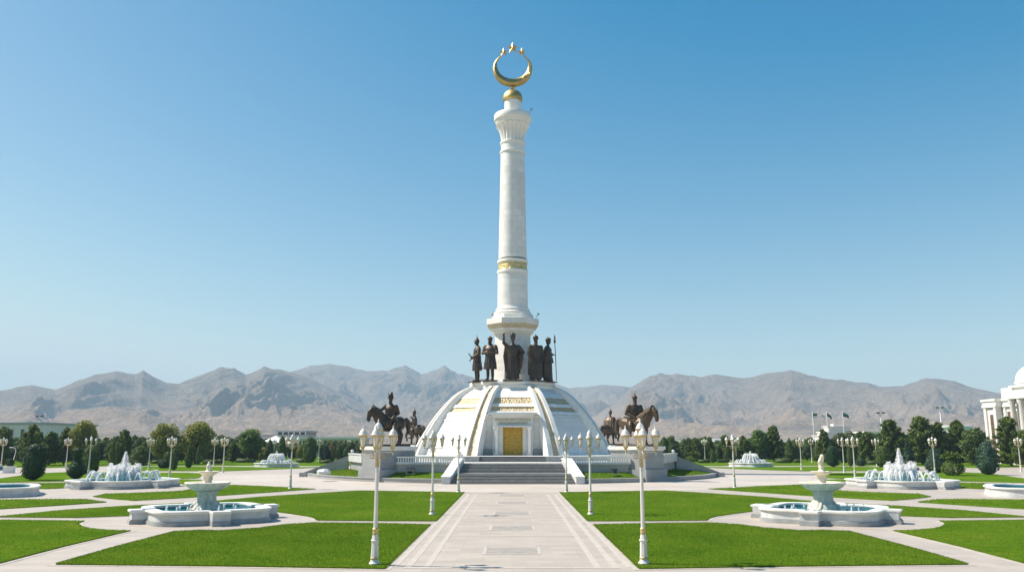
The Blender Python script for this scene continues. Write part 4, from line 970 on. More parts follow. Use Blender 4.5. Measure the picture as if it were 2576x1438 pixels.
# ------------------------------------------------------------------ fountains
def quatre(R, off=0.0, n=128, blk=True):
    """Basin outline: four ogee lobes with square blocks on the diagonals."""
    out = []
    for k in range(n):
        a = TAU * k / n; q = ((a + PI / 4) % (PI / 2)) - PI / 4                  # 0 at lobe centre, +-45 deg at block
        t = abs(q) / (PI / 4)
        r = .95 - .14 * (.5 - .5 * math.cos(PI * min(1, t / .74)))
        if t > .80 and blk:
            d = PI / 4 - abs(q); r = (.985 / math.cos(d)) if d < .125 else .83
        out.append(((R * r + off) * math.cos(a), (R * r + off) * math.sin(a)))
    return out
def ring_band(mb, o, i_, z0, z1, z0i=None):
    n = len(o); z0i = z0 if z0i is None else z0i
    vs = [(x, y, z0) for x, y in o] + [(x, y, z1) for x, y in o] + [(x, y, z1) for x, y in i_] + [(x, y, z0i) for x, y in i_]
    fs = []
    for k in range(n):
        k2 = (k + 1) % n
        fs += [(k, k2, n + k2, n + k), (n + k, n + k2, 2 * n + k2, 2 * n + k), (2 * n + k, 2 * n + k2, 3 * n + k2, 3 * n + k), (3 * n + k, 3 * n + k2, k2, k)]
    mb.add(vs, fs)
def make_basin(parent, R, h, blk=True, zw=.62, n=160):
    w = MB(); q = lambda o: quatre(R, o, n, blk)
    ring_band(w, q(.0), q(-.62), .26, h - .16); wall = w.build('basin_wall', M['basin'], parent, 30)
    w = MB(); ring_band(w, q(.13), q(-.58), -.02, .20); ring_band(w, q(.07), q(-.58), .20, .27); w.build('basin_foot', M['granite' if blk else 'basin'], wall, 30)
    w = MB(); ring_band(w, q(.07), q(-.6), h - .165, h - .11); ring_band(w, q(.14), q(-.66), h - .11, h - .02); ring_band(w, q(.08), q(-.62), h - .02, h); w.build('coping', M['marble'], wall, 30)
    w = MB(); ring_band(w, q(-.621), q(-.66), .05, h - .17); w.build('tiled_lining', M['tile'], wall, 30)
    MB().prism(q(-.63), .04, zw).build('water', M['water'], parent)
def streaks(mb, c, h, r, n, lean=0.0, wob=1.0, base=0.0):
    for _ in range(n):
        a = random.random() * TAU; q = r * math.sqrt(random.random()); hh = h * (1 - .55 * (q / r) ** 1.3) * random.uniform(.72, 1.03)
        k0 = .55 if wob > .5 else .95; x0, y0 = c[0] + q * k0 * math.cos(a), c[1] + q * k0 * math.sin(a); x1, y1 = c[0] + q * wob * math.cos(a), c[1] + q * wob * math.sin(a)
        t = random.uniform(0, .45) if random.random() < .6 else 0
        w = random.uniform(.012, .036) * (1 + r)
        mb.tube([(x0 + (x1 - x0) * t, y0 + (y1 - y0) * t, base + hh * t), ((x0 + x1) / 2, (y0 + y1) / 2, base + hh * .55), (x1, y1, base + hh)], [w, w * 1.15, w * .75], 5)
    for _ in range(int(n * 2.2)):
        a = random.random() * TAU; q = r * random.uniform(.35, 1.5); z = base + h * random.random() ** .8 * 1.0
        s_ = random.uniform(.010, .03); k = 1 - (.5 if wob > .5 else .92) * z / (h + base)
        mb.ball((c[0] + q * k * math.cos(a), c[1] + q * k * math.sin(a), z), (s_, s_, s_ * 1.7), 4)
def jet(parent, c, h, r, n, base, name='jet', wob=1.0):
    mb = MB(); streaks(mb, (0, 0), h, r, n, base=0, wob=wob); o = mb.build(name, M['spray'], parent, 60); o.location = (c[0], c[1], base); return o
def arc_jet(parent, p, q, h, base, name='arc_jet'):
    mb = MB(); p = Vector((*p, 0)); q = Vector((*q, 0))
    for s_ in range(7):
        dx, dy, dh = random.gauss(0, .06), random.gauss(0, .06), random.uniform(.85, 1.05); t0 = random.uniform(0, .12); t1 = random.uniform(.85, 1)
        pts = []; rr = []
        for i in range(11):
            t = t0 + (t1 - t0) * i / 10; v_ = p.lerp(q, t); pts.append((v_.x + dx * t, v_.y + dy * t, 4 * h * dh * t * (1 - t))); rr.append(.026 + .026 * t)
        mb.tube(pts, rr, 5)
    for _ in range(26):
        t = random.uniform(.3, 1); v_ = p.lerp(q, t); s_ = random.uniform(.012, .035)
        mb.ball((v_.x + random.gauss(0, .08), v_.y + random.gauss(0, .08), max(.02, 4 * h * t * (1 - t) + random.gauss(0, .09))), (s_, s_, s_ * 1.5), 4)
    o = mb.build(name, M['spray'], parent, 60); o.location.z = base; return o
def tiered(x, y, rz, label, fish):
    e = empty('tiered_fountain', (x, y, .01), rz); tag(e, label, 'fountain', 'tiered marble fountains')
    make_basin(e, 4.6, .86, zw=.6)
    # scroll feet and lobed base
    MB().lathe([(1.15, .05), (1.15, .62), (1.08, .72), (.98, .78), (.95, .95)], 8).build('stem_base', M['weathered'], e, 30).scale = (.92, .92, .95)
    for k in range(4):
        T = T3(0, 0, 0, k * PI / 2 + PI / 4); sc = MB()
        sc.tube([(.80, 0, 1.35), (.90, 0, 1.2), (1.04, 0, 1.02), (1.18, 0, .88), (1.14, 0, .74)], [(.16, .12), (.17, .14), (.19, .16), (.2, .16), (.16, .1)], 10, T)
        pts = [(1.05 + (.2 - .15 * t) * math.cos(t * 9), .0, 1.0 + (.2 - .15 * t) * math.sin(t * 9)) for t in np.linspace(0, 1, 14)]
        sc.tube(pts, [.10] * 14, 7, T); sc.ball((1.18, .18, .78), (.16, .14, .2), 8, T); sc.ball((1.18, -.18, .78), (.16, .14, .2), 8, T)
        sc.build('scroll_foot', M['weathered'], e, 50).scale = (.78, .78, .84)
    MB().lathe([(1.02, .8), (.90, 1.0), (.74, 1.2), (.65, 1.45), (.63, 1.75), (.66, 1.92), (.74, 1.98), (.76, 2.04), (.70, 2.1)], 128, None, lambda r, z, a: r * (1 + (.20 * (abs(math.sin(a * 4 + .4)) - .6) if z < 1.93 else 0))).build('stem', M['weathered'], e, 55).scale = (.9, .9, .89)
    MB().lathe([(.58, 2.06), (.80, 2.12), (1.14, 2.26), (1.38, 2.44), (1.51, 2.59), (1.56, 2.62), (1.57, 2.70), (1.50, 2.745), (1.38, 2.73), (1.30, 2.66), (.9, 2.56), (.2, 2.52)], 96, None, lambda r, z, a: r * (1 + (.012 * math.sin(a * 36) if 2.1 < z < 2.58 and r > 1.0 else 0))).build('bowl', M['bowl'], e, 45).scale = (.93, .93, .89)
    MB().lathe([(.34, 2.5), (.36, 2.62), (.26, 2.7), (.24, 2.8), (.30, 2.95), (.27, 3.1), (.34, 3.2), (.36, 3.24)], 24).build('upper_stem', M['bowl'], e, 45).scale = (1, 1, .89)
    MB().lathe([(.30, 3.2), (.48, 3.28), (.64, 3.40), (.72, 3.46), (.72, 3.51), (.64, 3.52), (.5, 3.46), (.1, 3.43)], 48).build('upper_bowl', M['bowl'], e, 45).scale = (.95, .95, .89)
    f = MB()
    if fish:
        f.lathe([(.26, 3.42), (.28, 3.5), (.18, 3.6), (.16, 3.75), (.2, 3.82)], 14)
        f.tube([(0, 0, 3.75), (-.06, 0, 4.0), (-.02, 0, 4.2), (.10, 0, 4.42), (.20, 0, 4.58)], [.14, .17, .19, .17, .12], 10)
        f.ball((.2, -.02, 4.62), (.16, .14, .13), 10).tube([(.2, -.05, 4.66), (.36, -.08, 4.62)], [.07, .05], 8).tube([(-.05, .1, 4.1), (-.22, .14, 4.25), (-.2, .12, 4.4)], [.05, .06, .02], 7).tube([(.1, -.12, 4.3), (-.04, -.2, 4.2), (-.02, -.2, 4.05)], [.05, .045, .03], 7)
    else:
        f.lathe([(.26, 3.42), (.27, 3.5), (.17, 3.58), (.155, 3.9), (.17, 3.96), (.09, 4.04)], 14)
        f.ball((0, 0, 4.1), .10, 10).tube([(-.2, -.05, 3.46), (-.26, -.06, 3.7), (-.16, -.05, 3.95), (-.08, 0, 4.1)], [.05, .07, .06, .04], 8).ball((-.13, -.05, 4.05), .07, 8).tube([(-.25, -.06, 3.7), (-.36, -.1, 3.78)], [.035, .025], 6)
    fuse(f, 'finial_figure', M['bowl'], e, .03, 2).scale = (.95, .95, .89)
    for k in range(14):
        a = TAU * k / 14 + random.uniform(-.15, .15); r = random.uniform(1.8, 2.7)
        jet(e, (r * math.cos(a), r * math.sin(a)), random.uniform(.25, .5), .07, 7, .6, 'bubbler')
    return e
for s_, lb, fi in ((-1, 'two-tier marble fountain in a lobed basin, topped by a small upright figure, on the left', 0), (1, 'two-tier marble fountain in a lobed basin, topped by a leaning fish figure, on the right', 1)):
    tiered(s_ * 20.1 + (.05 if s_ < 0 else .35), 56.5, -PI / 2 + s_ * .24, lb, fi)
def spray(x, y, R, label, arcs=True, hj=3.35, ringr=1.75, hring=1.95, nring=19, outer=3.95, oarc=1.0, big=False, rz=0):
    e = empty('spray_fountain', (x, y, .01), -PI / 2 + rz); tag(e, label, 'fountain', 'spray fountains')
    make_basin(e, R, .86, R > 5, .6)
    MB().lathe([(.5, .3), (.5, .66), (.3, .7), (.2, .72)], 16).build('nozzle', M['granite'], e, 40)
    jet(e, (0, 0), hj, .8, 700, .6, 'central_jet', .22)
    for k in range(nring):
        a = TAU * k / nring; h = hring * random.uniform(.86, 1.08)
        jet(e, (ringr * .86 * math.cos(a), ringr * .86 * math.sin(a)), h, .36, 120, .6)
    if big:
        for k in range(18):
            a = TAU * k / 18; arc_jet(e, (.25 * math.cos(a), .25 * math.sin(a)), (1.9 * math.cos(a), 1.9 * math.sin(a)), 1.75, .9)
    for k in range(20):
        a = TAU * (k + .5) / 20
        arc_jet(e, ((outer - 1.15) * math.cos(a), (outer - 1.15) * math.sin(a)), (outer * math.cos(a + .08), outer * math.sin(a + .08)), oarc * random.uniform(.95, 1.25), .6)
    return e
spray(-44.5, 98.2, 6.25, 'broad basin with a tall frothing white water jet on the left lawns', rz=.35)
spray(44.6, 98.2, 6.25, 'broad basin with a tall pointed white water jet on the right lawns', hj=3.75, hring=2.15, rz=-.35)
spray(-48.7, 176.5, 4.75, 'small distant fountain with a white water bell, left of the monument', hj=2.6, ringr=.8, hring=1.2, nring=7, outer=3.3, oarc=.75, big=True)
spray(49.8, 178, 4.75, 'small distant fountain with a white water bell, right of the monument', hj=2.6, ringr=.8, hring=1.2, nring=7, outer=3.3, oarc=.75, big=True)
for s_, lb in ((-1, 'still round marble pool cut by the left edge of the view'), (1, 'still round marble pool cut by the right edge of the view')):
    e = empty('marble_pool', (s_ * 51.2, 82.2, .01), s_ * .3); tag(e, lb, 'pool', 'still marble pools'); make_basin(e, 6.4, .86, False, .6)
#@@PART4@@
# ------------------------------------------------------------------ trees, shrubs and hedges
def cards(C, Nn, size, asp=1.6, up=0.0, jit=.7):
    """Leaf-sized quads at points C, roughly facing Nn."""
    n = len(C); nr = Nn + rng.normal(0, jit, (n, 3)); nr /= np.linalg.norm(nr, axis=1)[:, None] + 1e-9
    r = rng.normal(0, 1, (n, 3)); r[:, 2] += up * 2; u = np.cross(nr, np.cross(r, nr)); u /= np.linalg.norm(u, axis=1)[:, None] + 1e-9
    w = np.cross(nr, u); s_ = size * (.6 + .8 * rng.random((n, 1)))
    a, b = u * s_ * asp / 2, w * s_ / 2
    V = np.stack([C - a, C + b * .9, C + a, C - b * .9], 1)
    return V.reshape(-1, 3)
def quads(V): return np.arange(len(V)).reshape(-1, 4)
def shell(n, prof, H, W_, lump=.12, seed=0):
    """Points and normals on a lumpy surface of revolution. prof: (t, r) with t 0..1."""
    t = rng.random(n); r0 = np.interp(t, [p[0] for p in prof], [p[1] for p in prof])
    keep = rng.random(n) < np.clip(r0 / max(p[1] for p in prof), .25, 1); t = t[keep]; r0 = r0[keep]; a = rng.random(len(t)) * TAU
    l = 1 + lump * perlin(a * 1.6 + seed, t * 6 * H / max(W_, .1) * .35, seed) + lump * .6 * perlin(a * 4, t * 14, seed + 1)
    r = r0 * W_ / 2 * l * (1 - .16 * rng.random(len(t)))
    C = np.stack([r * np.cos(a), r * np.sin(a), t * H], 1)
    dr = np.gradient(np.interp(np.linspace(0, 1, 60), [p[0] for p in prof], [p[1] for p in prof]))[(t * 59).astype(int)] * 59 * W_ / 2 / H
    Nn = np.stack([np.cos(a), np.sin(a), -dr], 1); Nn /= np.linalg.norm(Nn, axis=1)[:, None]
    return C, Nn
def core_mesh(prof, H, W_, k=.86):
    return MB().lathe([(max(.01, r * W_ / 2 * k), t * H) for t, r in prof], 14)
def trunk(H, r0, r1, lean=0.0, n=7):
    pts = [(lean * math.sin(i / 3) * .3, lean * math.cos(i / 2.3) * .3, H * i / (n - 1)) for i in range(n)]
    return MB().tube(pts, [r0 + (r1 - r0) * i / (n - 1) for i in range(n)], 8)
KIND = {}
def variant(kind, crown_me, trunk_me, H, W_): KIND.setdefault(kind, []).append((crown_me, trunk_me, H, W_))
def with_core(name, V, prof, H, W_, m, k=.86):
    cm = core_mesh(prof, H, W_, k); n0 = len(V); Vc = np.array(cm.v); Fq = [f for f in cm.f if len(f) == 4]
    me = np_mesh(name, np.concatenate([V, Vc]), np.concatenate([quads(V), np.array(Fq) + n0])); me.materials.append(m); return me
def topiary(kind, prof, H, W_, m, n=5200, size=.13, seeds=(1, 2)):
    for s_ in seeds:
        C, Nn = shell(n, prof, H, W_, .26, s_); V = cards(C, Nn, size, 1.7, .5, .55)
        me = with_core('crown', V, prof, H, W_, m, .8); t = trunk(H * .18, .12, .1).mesh('trunk', 60); t.materials.append(M['bark']); variant(kind, me, t, H, W_)
def whorl(kind, H, W_, m, bark, n_lev=13, droop=-.15, top=.9, seeds=(1, 2, 3), needle=.34, z0=.10, per=7, dens=1.0):
    """Conifer: tiers of branches carrying upswept needle clumps."""
    for s_ in seeds:
        C = []; Nn = []; br = MB()
        for i in range(n_lev):
            t = i / (n_lev - 1); z = H * (z0 + (.97 - z0) * t); Lb = W_ / 2 * ((1 - t) ** top * .95 + .06)
            for k in range(per):
                a = TAU * (k + random.random() * .8) / per + i * 1.1; l = Lb * random.uniform(.62, 1.12); up = droop + .55 * t + random.uniform(-.1, .12)
                d = Vector((math.cos(a), math.sin(a), up)).normalized(); nb = max(3, int(l / .22 * dens))
                for j in range(nb):
                    q = (j + .6) / nb; p = Vector((0, 0, z + random.gauss(0, .05))) + d * l * q; p.z += .22 * l * q * q
                    for _ in range(11):
                        o_ = Vector((random.gauss(0, .15), random.gauss(0, .15), random.gauss(.04, .11))) * (.6 + .6 * (1 - q)); C.append(p + o_); Nn.append((d.x * .3, d.y * .3, 1))
                if k % 3 == 0: br.tube([(0, 0, z), tuple(Vector((0, 0, z)) + d * l * .6), tuple(Vector((0, 0, z + .2 * l)) + d * l * .95)], [.04, .03, .012], 5)
        V = cards(np.array([tuple(c) for c in C]), np.array(Nn, float), needle * .62, 3.4, 1.1, .8)
        me = np_mesh('crown', V, quads(V)); me.materials.append(m)
        tr = trunk(H * .93, .02 * H + .05, .03); tr.add(br.v, br.f); t = tr.mesh('trunk', 60); t.materials.append(bark); variant(kind, me, t, H, W_)
def broad(kind, H, W_, m, bark, nbl=15, n=420, size=.26, base=.22, seeds=(1, 2), shape=1.0):
    for s_ in seeds:
        Vs = []; tr = trunk(H * .62, .03 * H + .03, .06, .6)
        for i in range(nbl):
            t = (i + .5) / nbl; z = H * (base + (1 - base) * (.08 + .84 * t)); rr = W_ / 2 * math.sin(PI * (.18 + .72 * t ** shape)) ** .8
            a = i * 2.4 + s_; q = rr * random.uniform(.35, .72); c = np.array([q * math.cos(a), q * math.sin(a), z])
            R_ = np.array([1, 1, .8]) * W_ * random.uniform(.17, .25)
            d = rng.normal(0, 1, (n, 3)); d /= np.linalg.norm(d, axis=1)[:, None]; k = (.45 + .65 * rng.random((n, 1)) ** .6)
            Vs.append(cards(c + d * R_ * k, d * .6 + np.array([0, 0, .6]), size, 1.5, .1, .7))
            tr.tube([(0, 0, H * (.18 + .38 * t)), tuple(c * np.array([.5, .5, 1]) - np.array([0, 0, H * .06])), tuple(c)], [.05 + .01 * H * (1 - t), .04, .015], 6)
        V = np.concatenate(Vs); me = np_mesh('crown', V, quads(V)); me.materials.append(m)
        t = tr.mesh('trunk', 60); t.materials.append(bark); variant(kind, me, t, H, W_)
topiary('column', [(0.0, .05), (.04, .45), (.12, .88), (.22, 1), (.45, .98), (.7, .92), (.88, .82), (.96, .6), (1, .1)], 7.6, 3.8, M['topiary'], 8000, .14)
topiary('vase', [(0, .05), (.04, .5), (.14, .92), (.26, 1), (.40, .88), (.52, .55), (.62, .46), (.8, .5), (.94, .48), (1, .1)], 6.6, 3.3, M['topiary'], 7000, .13)
topiary('bluecolumn', [(0, .05), (.05, .6), (.16, .95), (.3, 1), (.5, .93), (.75, .72), (.92, .45), (1, .06)], 7.2, 3.8, M['bluespruce'], 7500, .16)
topiary('bluecone', [(0, .05), (.04, .7), (.14, 1), (.3, .94), (.6, .7), (.85, .36), (1, .03)], 6.2, 3.8, M['bluespruce'], 7000, .16)
topiary('cypress', [(0, .05), (.04, .5), (.15, .9), (.35, 1), (.65, .8), (.88, .42), (1, .03)], 7.0, 1.9, M['darkleaf'], 4200, .15)
topiary('darkcolumn', [(0, .05), (.05, .7), (.2, 1), (.55, .96), (.8, .8), (.95, .5), (1, .06)], 6.5, 3.2, M['darkleaf'], 5200, .17)
topiary('yellowball', [(0, .1), (.08, .55), (.3, .95), (.55, 1), (.8, .75), (.95, .4), (1, .08)], 4.0, 3.0, M['yellow'], 3800, .17)
topiary('ball', [(0, .35), (.12, .75), (.35, 1), (.6, .95), (.85, .65), (1, .1)], 2.6, 3.0, M['topiary'], 3600, .14)
topiary('orange', [(0, .1), (.1, .7), (.35, 1), (.7, .66), (1, .06)], 4.5, 2.6, M['orange'], 3600, .2)
whorl('pine', 9.0, 6.2, M['pine'], M['bark'], 14, -.02, .5, (1, 2, 3), .42)
whorl('spruce', 7.5, 4.2, M['bluespruce'], M['bark'], 15, -.25, .95, (1, 2), .28, .05, 8)
whorl('darkpine', 7.0, 5.0, M['pine'], M['bark'], 11, -.0, .48, (1, 2, 3), .40, .10, 7)
broad('greentree', 8.5, 5.6, M['green'], M['bark'], 17, 430, .27)
broad('yellowtree', 9.0, 7.0, M['yellow'], M['bark'], 19, 450, .28)
broad('darktree', 6.6, 5.4, M['darkleaf'], M['bark'], 15, 430, .28, .10, (1, 2, 3))
broad('olive', 6.2, 4.4, M['hedge'], M['bark'], 13, 380, .25, .10)
# fan-topped juniper over a clipped ball
C, Nn = shell(3600, [(0, .3), (.15, .8), (.4, 1), (.7, .85), (1, .3)], 3.6, 4.3, .2, 5); V1 = cards(C, Nn, .18, 1.8, .5, .6)
C2 = []; N2 = []
for i in range(60):
    a = random.random() * TAU; l = random.uniform(1.0, 2.5); el = random.uniform(.15, 1.0)
    for j in range(30):
        q = j / 29; C2.append((l * q * math.cos(a) * math.cos(el) + random.gauss(0, .09), l * q * math.sin(a) * math.cos(el) + random.gauss(0, .09), 4.0 + l * q * math.sin(el) * 1.15 - .5 * q * q + random.gauss(0, .07))); N2.append((0, 0, 1))
V2 = cards(np.array(C2), np.array(N2, float), .22, 2.0, .4, .8); V = np.concatenate([V1, V2])
me = np_mesh('crown', V, quads(V)); me.materials.append(M['pine']); t = trunk(4.6, .16, .1).mesh('trunk', 60); t.materials.append(M['bark']); variant('fan', me, t, 6.6, 4.6)
CNT = {}
NAMEOF = dict(column='topiary_column', vase='topiary_vase', bluecolumn='juniper_column', bluecone='juniper_cone', cypress='cypress', darkcolumn='clipped_evergreen', yellowball='yellow_shrub', ball='round_shrub', orange='autumn_shrub',
              pine='pine_tree', spruce='blue_spruce', darkpine='pine_tree', greentree='leafy_tree', yellowtree='leafy_tree', darktree='evergreen_tree', olive='leafy_tree', fan='juniper')
def plant(kind, x, yb, yt, w, label, group=None, bark=None):
    """x, yb: where it stands (photo survey); yt: top; w: width, all in survey units."""
    X, Y = gp(x, yb, .05); H = at(x, yt, Y)[1] - .05; W_ = w / F * (Y * math.cos(TH) + (-HC) * math.sin(TH))
    i = CNT.get(kind, 0); CNT[kind] = i + 1; cm, tm, h0, w0 = KIND[kind][i % len(KIND[kind])]
    e = empty(NAMEOF[kind], (X, Y, .04), random.random() * TAU); e.scale = (W_ / w0 * 1.18, W_ / w0 * 1.18, H / h0 * 1.02)
    tag(e, label, 'shrub' if kind in ('yellowball', 'ball', 'orange') else 'tree', group)
    c = link(bpy.data.objects.new('crown', cm), e); t = link(bpy.data.objects.new('trunk', tm), e)
    if bark: t.data = tm.copy(); t.data.materials.clear(); t.data.materials.append(bark)
    return e
TREES = [
 ('column', 82, 1207, 1117, 45, 'tall dark clipped evergreen column with a bulging foot at the far left lawn'),
 ('vase', 190, 1204, 1127, 38, 'dark evergreen clipped like a vase with a narrow neck'),
 ('darkcolumn', 224, 1193, 1122, 36, 'dark clipped column standing just behind the left lawn lamp post'),
 ('cypress', 279, 1182.5, 1107, 14, 'thin dark cypress just left of the left spray fountain jet'),
 ('cypress', 291, 1181, 1110, 12, 'thin cypress partly behind the left spray fountain jet'),
 ('darkpine', 76, 1171, 1073, 62, 'dark pine in front of the pale grey building at far left'),
 ('darkpine', 122, 1169, 1090, 56, 'dark pine with a low broad crown and bare short trunk left of the vase topiary'),
 ('pine', 160, 1168, 1078, 40, 'dark upright pine beside the olive-yellow feathery tree at left'),
 ('yellowtree', 206, 1168, 1064, 62, 'olive-yellow feathery tree above the left lawn lamp posts'),
 ('pine', 308, 1168, 1083, 46, 'dark pine showing above the left spray fountain'),
 ('darktree', 0, 1172, 1076, 40, 'dark spreading tree at the very left edge under the grey building'),
 ('darkcolumn', 350, 1172, 1122, 38, 'broad dark clipped evergreen right of the left spray fountain jet'),
 ('yellowtree', 410, 1167, 1069, 62, 'bright green leafy tree with an uneven top left of the rounder yellow-green one'),
 ('yellowtree', 493, 1166, 1066, 76, 'large round yellow-green tree behind the left tiered fountain'),
 ('ball', 410, 1177, 1156, 22, 'round clipped shrub at the foot of a lamp post behind the left spray fountain'),
 ('darkcolumn', 421, 1176, 1136, 20, 'dark upright shrub beside the round clipped one, behind a lamp post'),
 ('darkcolumn', 436, 1181, 1128, 17, 'slim dark shrub half hidden by the lamp right of the left spray fountain'),
 ('cypress', 474, 1176, 1118, 17, 'dark slender cypress left of the left tiered fountain finial'),
 ('cypress', 498, 1168, 1119, 10, 'needle-thin blue-green cypress above the left tiered fountain'),
 ('darkcolumn', 515, 1162, 1120, 22, 'mid-green clipped column under the round yellow-green tree'),
 ('greentree', 628, 1162, 1081, 54, 'fresh green conical leafy tree left of the small left fountain'),
 ('yellowball', 662, 1160, 1125, 25, 'small yellow weeping shrub left of the small left fountain jet'),
 ('cypress', 677, 1160, 1104, 19, 'two-toned pointed cypress right behind the yellow weeping shrub'),
 ('cypress', 708, 1161, 1097, 23, 'tall dark cypress right behind the small left fountain'),
 ('yellowball', 756, 1160, 1118, 20, 'yellow-green leaning shrub beside a green column left of the monument'),
 ('darkcolumn', 778, 1163, 1099, 28, 'tall green clipped column left of the slim distant lamp'),
 ('spruce', 821, 1163, 1121, 38, 'grey-green broad spruce beside the slim distant lamp, left of the monument'),
 ('orange', 834, 1160, 1112, 22, 'orange-yellow autumn shrub behind the grey-green spruce'),
 ('cypress', 852, 1157, 1115, 15, 'dark green pointed cypress near the end of the left wing wall'),
 ('darkcolumn', 868, 1157, 1129, 17, 'small green cone just above the left wing wall'),
 # right side
 ('darkcolumn', 1672, 1156, 1099, 16, 'dark narrow cypress beside the right horseman plinth'),
 ('greentree', 1689, 1156, 1098, 24, 'yellow-green bushy tree just right of the right horseman plinth'),
 ('pine', 1752, 1160, 1106, 28, 'slim pine left of the thin distant lamp on the right'),
 ('fan', 1745, 1161, 1130, 34, 'low spreading juniper with layered flat branches right of the wing wall'),
 ('pine', 1786, 1160, 1101, 32, 'sunlit pine just right of the thin distant lamp on the right'),
 ('cypress', 1794, 1163, 1132, 13, 'first of two small cypresses between distant lamps on the right'),
 ('cypress', 1805, 1161, 1128, 14, 'second of two small cypresses between distant lamps on the right'),
 ('pine', 1826, 1160, 1096, 36, 'dark pine left of the lamp at the right lawn tip'),
 ('cypress', 1829, 1161, 1123, 15, 'dark clipped cone in front of the pine left of the right lawn tip lamp'),
 ('darkpine', 1872, 1160, 1099, 36, 'dark pine behind the small right fountain'),
 ('greentree', 1912, 1160, 1083, 44, 'broad mid-green tree right behind the small right fountain'),
 ('pine', 1950, 1160, 1074, 48, 'tall sunlit pine standing right of the small right fountain'),
 ('cypress', 1988, 1163, 1102, 19, 'dark cypress right of the tall sunlit pine'),
 ('cypress', 2003, 1160, 1106, 15, 'dark slender cypress just left of the ring road lamp on the right'),
 ('pine', 2076, 1163, 1083, 38, 'bushy pine behind the clipped egg-shaped evergreen on the right'),
 ('column', 2096, 1173, 1122, 28, 'dark egg-shaped clipped evergreen right of the right tiered fountain'),
 ('cypress', 2140, 1172, 1109, 14, 'leaning dark blue cypress between two lamps on the right'),
 ('olive', 2118, 1163, 1092, 42, 'loose olive-green tree between the egg-shaped evergreen and a lamp on the right'),
 ('ball', 2166, 1171, 1152, 23, 'clipped half-round shrub left of the right spray fountain'),
 ('darkpine', 2184, 1165, 1090, 50, 'dark tree in front of the white box building on the right'),
 ('darkcolumn', 2222, 1174, 1122, 32, 'dark clipped column directly left of the right spray fountain jet'),
 ('pine', 2246, 1167, 1059, 72, 'large pine rising behind the right spray fountain jet'),
 ('spruce', 2288, 1181, 1112, 40, 'blue-green spruce just right of the right spray fountain jet'),
 ('pine', 2322, 1168, 1052, 82, 'largest and tallest pine on the right, with light green branches'),
 ('pine', 2366, 1168, 1066, 60, 'dark pine between the largest pine and the fan-shaped juniper'),
 ('bluecone', 2354, 1188, 1122, 40, 'blue-green clipped cone behind a lamp on the right lawn'),
 ('fan', 2398, 1195, 1122, 50, 'odd juniper with a fan top over a dark clipped ball on the right lawn'),
 ('darkpine', 2416, 1168, 1063, 62, 'dark spiky pine in front of the pale rounded building'),
 ('darktree', 2458, 1170, 1082, 60, 'dark broad tree below the left end of the columned palace'),
 ('bluecolumn', 2487, 1193, 1110, 42, 'large blue-green clipped juniper near the right edge'),
 ('pine', 2545, 1172, 1052, 74, 'big pine covering the foot of the columned palace'),
 ('pine', 2585, 1176, 1085, 60, 'pine at the right edge with a bare reddish trunk'),
]
for t in TREES:
    plant(*t, bark=M['redbark'] if 'reddish' in t[5] else None)
random.seed(21)
ROWL = 'dark evergreen in the dense tree belt behind the left lawns'
ROWR = 'dark evergreen in the dense tree belt behind the right lawns'
def belt(x0, x1, dx, yb, yt, w, label, group, kinds):
    x = x0
    while x < x1:
        k = random.choice(kinds); plant(k, x + random.uniform(-.3, .3) * dx, yb + random.uniform(-1.0, 1.0), yt + random.uniform(-5, 6), w * random.uniform(.8, 1.2), label, group); x += dx
GL, GR = 'tree belt behind the left lawns', 'tree belt behind the right lawns'
belt(-30, 660, 18, 1156.5, 1101, 38, ROWL, GL, ('darktree', 'darkpine', 'darktree', 'olive'))
belt(-20, 640, 25, 1161, 1112, 30, ROWL, GL, ('darktree', 'darkcolumn', 'darkpine'))
belt(600, 905, 19, 1154, 1113, 25, ROWL, GL, ('darktree', 'darkcolumn', 'olive', 'darktree'))
belt(1650, 2130, 17, 1155, 1105, 32, ROWR, GR, ('darktree', 'olive', 'pine', 'darkpine', 'cypress'))
belt(1700, 2130, 27, 1159, 1118, 22, ROWR, GR, ('darkcolumn', 'olive', 'cypress'))
belt(2130, 2600, 20, 1157, 1090, 44, ROWR, GR, ('darktree', 'pine', 'darkpine', 'olive'))
belt(2140, 2600, 28, 1162, 1106, 42, ROWR, GR, ('darktree', 'darkcolumn', 'pine'))
# low hedges
def hedge(x0, x1, yb, h, d, label, m='hedge'):
    (X0, Y0), (X1, _) = gp(x0, yb), gp(x1, yb); W_ = X1 - X0; n = int(min(2600, 90 * W_))
    C = np.stack([rng.random(n) * W_ - W_ / 2, rng.random(n) * d - d / 2, h * (.2 + .8 * rng.random(n) ** .4)], 1); C[:, 2] += .08 * np.sin(C[:, 0] * 3)
    V = cards(C, np.tile([0, -.4, 1.0], (n, 1)), .2, 1.4, .2, .7)
    bx = MB().box(-W_ / 2 + .1, W_ / 2 - .1, -d / 2 + .1, d / 2 - .1, 0, h * .85)
    me = np_mesh('hedge', np.concatenate([V, np.array(bx.v)]), np.concatenate([quads(V), np.array(bx.f) + len(V)]))
    o = mobj('hedge', me, M[m]); o.location = ((X0 + X1) / 2, Y0, .05); tag(o, label, 'hedge')
hedge(382, 408, 1166, .9, 2, 'low clipped hedge behind the left spray fountain')
hedge(512, 560, 1165, .8, 2, 'low hedge behind two lamp posts left of the ring road')
hedge(597, 640, 1163, 1.0, 3, 'low striped light green hedge left of the small left fountain')
hedge(747, 776, 1163, 1.1, 3, 'low light green hedge right of the small left fountain')
hedge(806, 832, 1165, .8, 2, 'low hedge below the grey-green spruce, left of the monument')
hedge(1757, 1786, 1164, .9, 2, 'low dark hedge at the foot of the thin distant lamp on the right')
hedge(1806, 1834, 1163, .9, 2, 'low light hedge left of the lamp at the right lawn tip')
